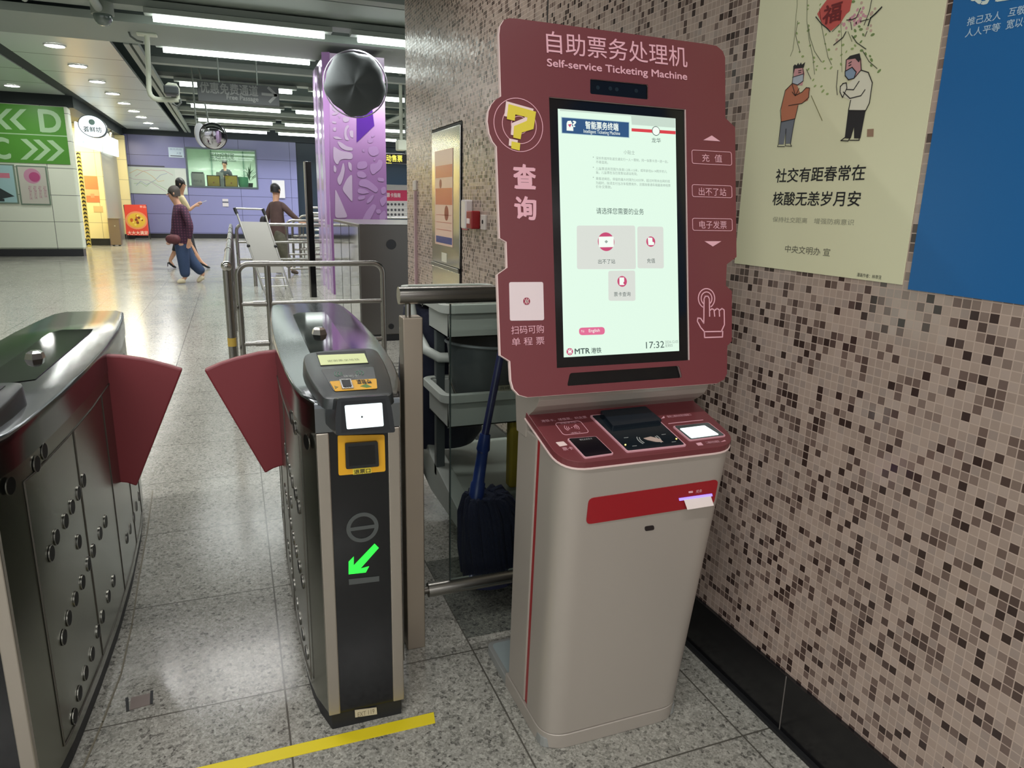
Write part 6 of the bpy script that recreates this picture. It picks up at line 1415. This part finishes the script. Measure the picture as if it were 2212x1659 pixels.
def plaid():
    m, nt, b, N, L = nodes('plaid_purple', .8)
    tc = N('ShaderNodeTexCoord'); w1 = N('ShaderNodeTexWave'); w1.bands_direction = 'X'; w1.inputs['Scale'].default_value = 7; L(tc.outputs['Object'], w1.inputs['Vector'])
    w2 = N('ShaderNodeTexWave'); w2.bands_direction = 'Z'; w2.inputs['Scale'].default_value = 7; L(tc.outputs['Object'], w2.inputs['Vector'])
    a = N('ShaderNodeMath', operation='MULTIPLY'); L(w1.outputs['Fac'], a.inputs[0]); L(w2.outputs['Fac'], a.inputs[1])
    mx = N('ShaderNodeMix', data_type='RGBA'); L(a.outputs[0], mx.inputs[0]); mx.inputs[6].default_value = (*lin((58, 30, 52)), 1); mx.inputs[7].default_value = (*lin((104, 58, 78)), 1)
    L(mx.outputs[2], b.inputs['Base Color']); return m
Y1 = 13.6
def pp(x, y, dy=0.0, Y=Y1): return PY(x, y, Y+dy)
J = dict(head=pp(374, 418), neck=pp(382, 437), chest=pp(388, 458), waist=pp(388, 492), hip=pp(392, 522),
         sL=pp(396, 449, -.17), eL=pp(411, 488, -.22), wL=pp(409, 517, -.20), hL=pp(407, 535, -.20),
         sR=pp(384, 449, .17), eR=pp(378, 488, .2), wR=pp(372, 512, .12), hR=pp(366, 522, .1),
         oL=(0, -.09, -.05), kL=pp(397, 566, -.09), aL=pp(401, 601, -.09), tL=pp(388, 607, -.09),
         oR=(0, .09, -.05), kR=pp(415, 566, .09), aR=pp(440, 593, .09), tR=pp(430, 606, .09))
J['tL'].z = .045; J['aL'].z = .10; J['tR'].z = .045; J['aR'].z = .15
man = human('person in a dark purple plaid shirt and blue jeans walking left with a waist bag', J, (-1, -.15, -.12), .97, shirt=plaid(), pants=mat('jeans', (44, 62, 92), .8, bump=.3, bscale=40), shoes=mat('pale_shoe', (206, 194, 164), .6), base=(pp(400, 612).x, Y1, 0), haircol=mat('hair_grey_black', (62, 56, 50), .7))
wb = skin('waist_bag_tmp', [(pp(361, 516, -.14), .06), (pp(369, 517, -.23), .088), (pp(380, 517, -.28), .088), (pp(390, 515, -.30), .06)], [(0, 1), (1, 2), (2, 3)], mat('bag_maroon', (84, 40, 44), .7, vary=.5, vscale=18), None)
wb.name = 'waist_bag'; tag(wb, 'dark maroon patterned bag worn at the waist of the person in jeans', 'bag')
Y2 = 16.5
def pq(x, y, dy=0.0): return PY(x, y, Y2+dy)
J = dict(head=pq(391, 398), neck=pq(390, 417), chest=pq(391, 437), waist=pq(393, 470), hip=pq(396, 500),
         sL=pq(393, 428, -.16), eL=pq(408, 455, -.2), wL=pq(421, 444, -.16), hL=pq(430, 440, -.14),
         sR=pq(388, 428, .16), eR=pq(380, 460, .2), wR=pq(384, 488, .2), hR=pq(385, 500, .2),
         oL=(0, -.08, -.05), kL=pq(420, 545, -.08), aL=pq(434, 566, -.08), tL=pq(449, 576, -.08),
         oR=(0, .08, -.05), kR=pq(377, 545, .08), aR=pq(367, 565, .08), tR=pq(376, 578, .08))
J['tL'].z = .03; J['tR'].z = .03; J['aL'].z = .15; J['aR'].z = .15
wm = human('person in a cream top, black skirt and black heels walking right with a phone', J, (1, -.2, -.15), .95, shirt=mat('cream_top', (196, 180, 140), .7), shoes=BLACK, skirt=(mat('skirt_black', (26, 26, 30), .7), 0, .42), sleeves=1, base=(pq(400, 580).x, Y2, 0), hairlen=.05)
c = J['wL']+(J['hL']-J['wL']).normalized()*.12
tag(MB().hexa([c+Vector(v) for v in ((-.02, -.035, -.01), (.12, -.035, .045), (.12, .035, .045), (-.02, .035, -.01), (-.02, -.035, .0), (.12, -.035, .055), (.12, .035, .055), (-.02, .035, .0))]).build('phone', mat('phone_pale', (214, 212, 214), .3), bevel=.003), 'pale phone held out by the person in the cream top', 'phone')
Y3 = 15.0
def pr_(x, y, dy=0.0): return PY(x, y, Y3+dy)
J = dict(head=pr_(596, 411), neck=pr_(596, 430), chest=pr_(597, 450), waist=pr_(599, 480), hip=pr_(601, 503),
         sL=pr_(609, 442, -.1), eL=pr_(628, 462, -.16), wL=pr_(646, 477, -.18), hL=pr_(658, 482, -.18),
         sR=pr_(586, 442, .1), eR=pr_(577, 468, .15), wR=pr_(576, 492, .12), hR=pr_(578, 505, .1),
         oL=(.02, -.09, -.05), kL=pr_(612, 543, -.09), aL=pr_(628, 574, -.09), tL=pr_(640, 583, -.09),
         oR=(-.02, .09, -.05), kR=pr_(600, 546, .09), aR=pr_(594, 578, .09), tR=pr_(606, 585, .09))
for q_ in ('tL', 'tR'): J[q_].z = .045
J['aL'].z = .12; J['aR'].z = .10
p3 = human('person in a dark brown jacket and camouflage trousers reaching out to the barriers', J, (.75, .65, -.2), .98, shirt=mat('jacket_brown', (74, 54, 50), .8, vary=.3, vscale=9), pants=mat('camouflage', (76, 74, 60), .8, vary=.75, vscale=13), shoes=mat('shoe_brown', (70, 58, 48), .7), base=(pr_(605, 585).x, Y3, 0))
bg = skin('shoulder_bag', [(pr_(570, 466, .1), .05), (pr_(568, 476, .12), .07), (pr_(568, 486, .12), .06)], [(0, 1), (1, 2)], mat('bag_dark', (40, 38, 42), .7), None)
tag(bg, 'small dark bag at the side of the person in the brown jacket', 'bag')
Y4 = 30.3
def ps(x, y, dy=0.0): return PY(x, y, Y4+dy)
J = dict(head=ps(485, 353), neck=ps(485.5, 363), chest=ps(487, 375), waist=ps(488, 392), hip=ps(488, 402),
         sL=ps(478, 369), eL=ps(474, 384, -.1), wL=ps(480, 382, -.3), hL=ps(484, 381, -.4), sR=ps(496, 369), eR=ps(500, 384, -.1), wR=ps(494, 380, -.3), hR=ps(490, 379, -.4))
p4 = human('person in a dark uniform seated behind the control room window', J, (-.3, -1, -.25), 1.0, shirt=mat('uniform_dark', (44, 52, 52), .8), base=(ps(487, 400).x, Y4, 1.2))
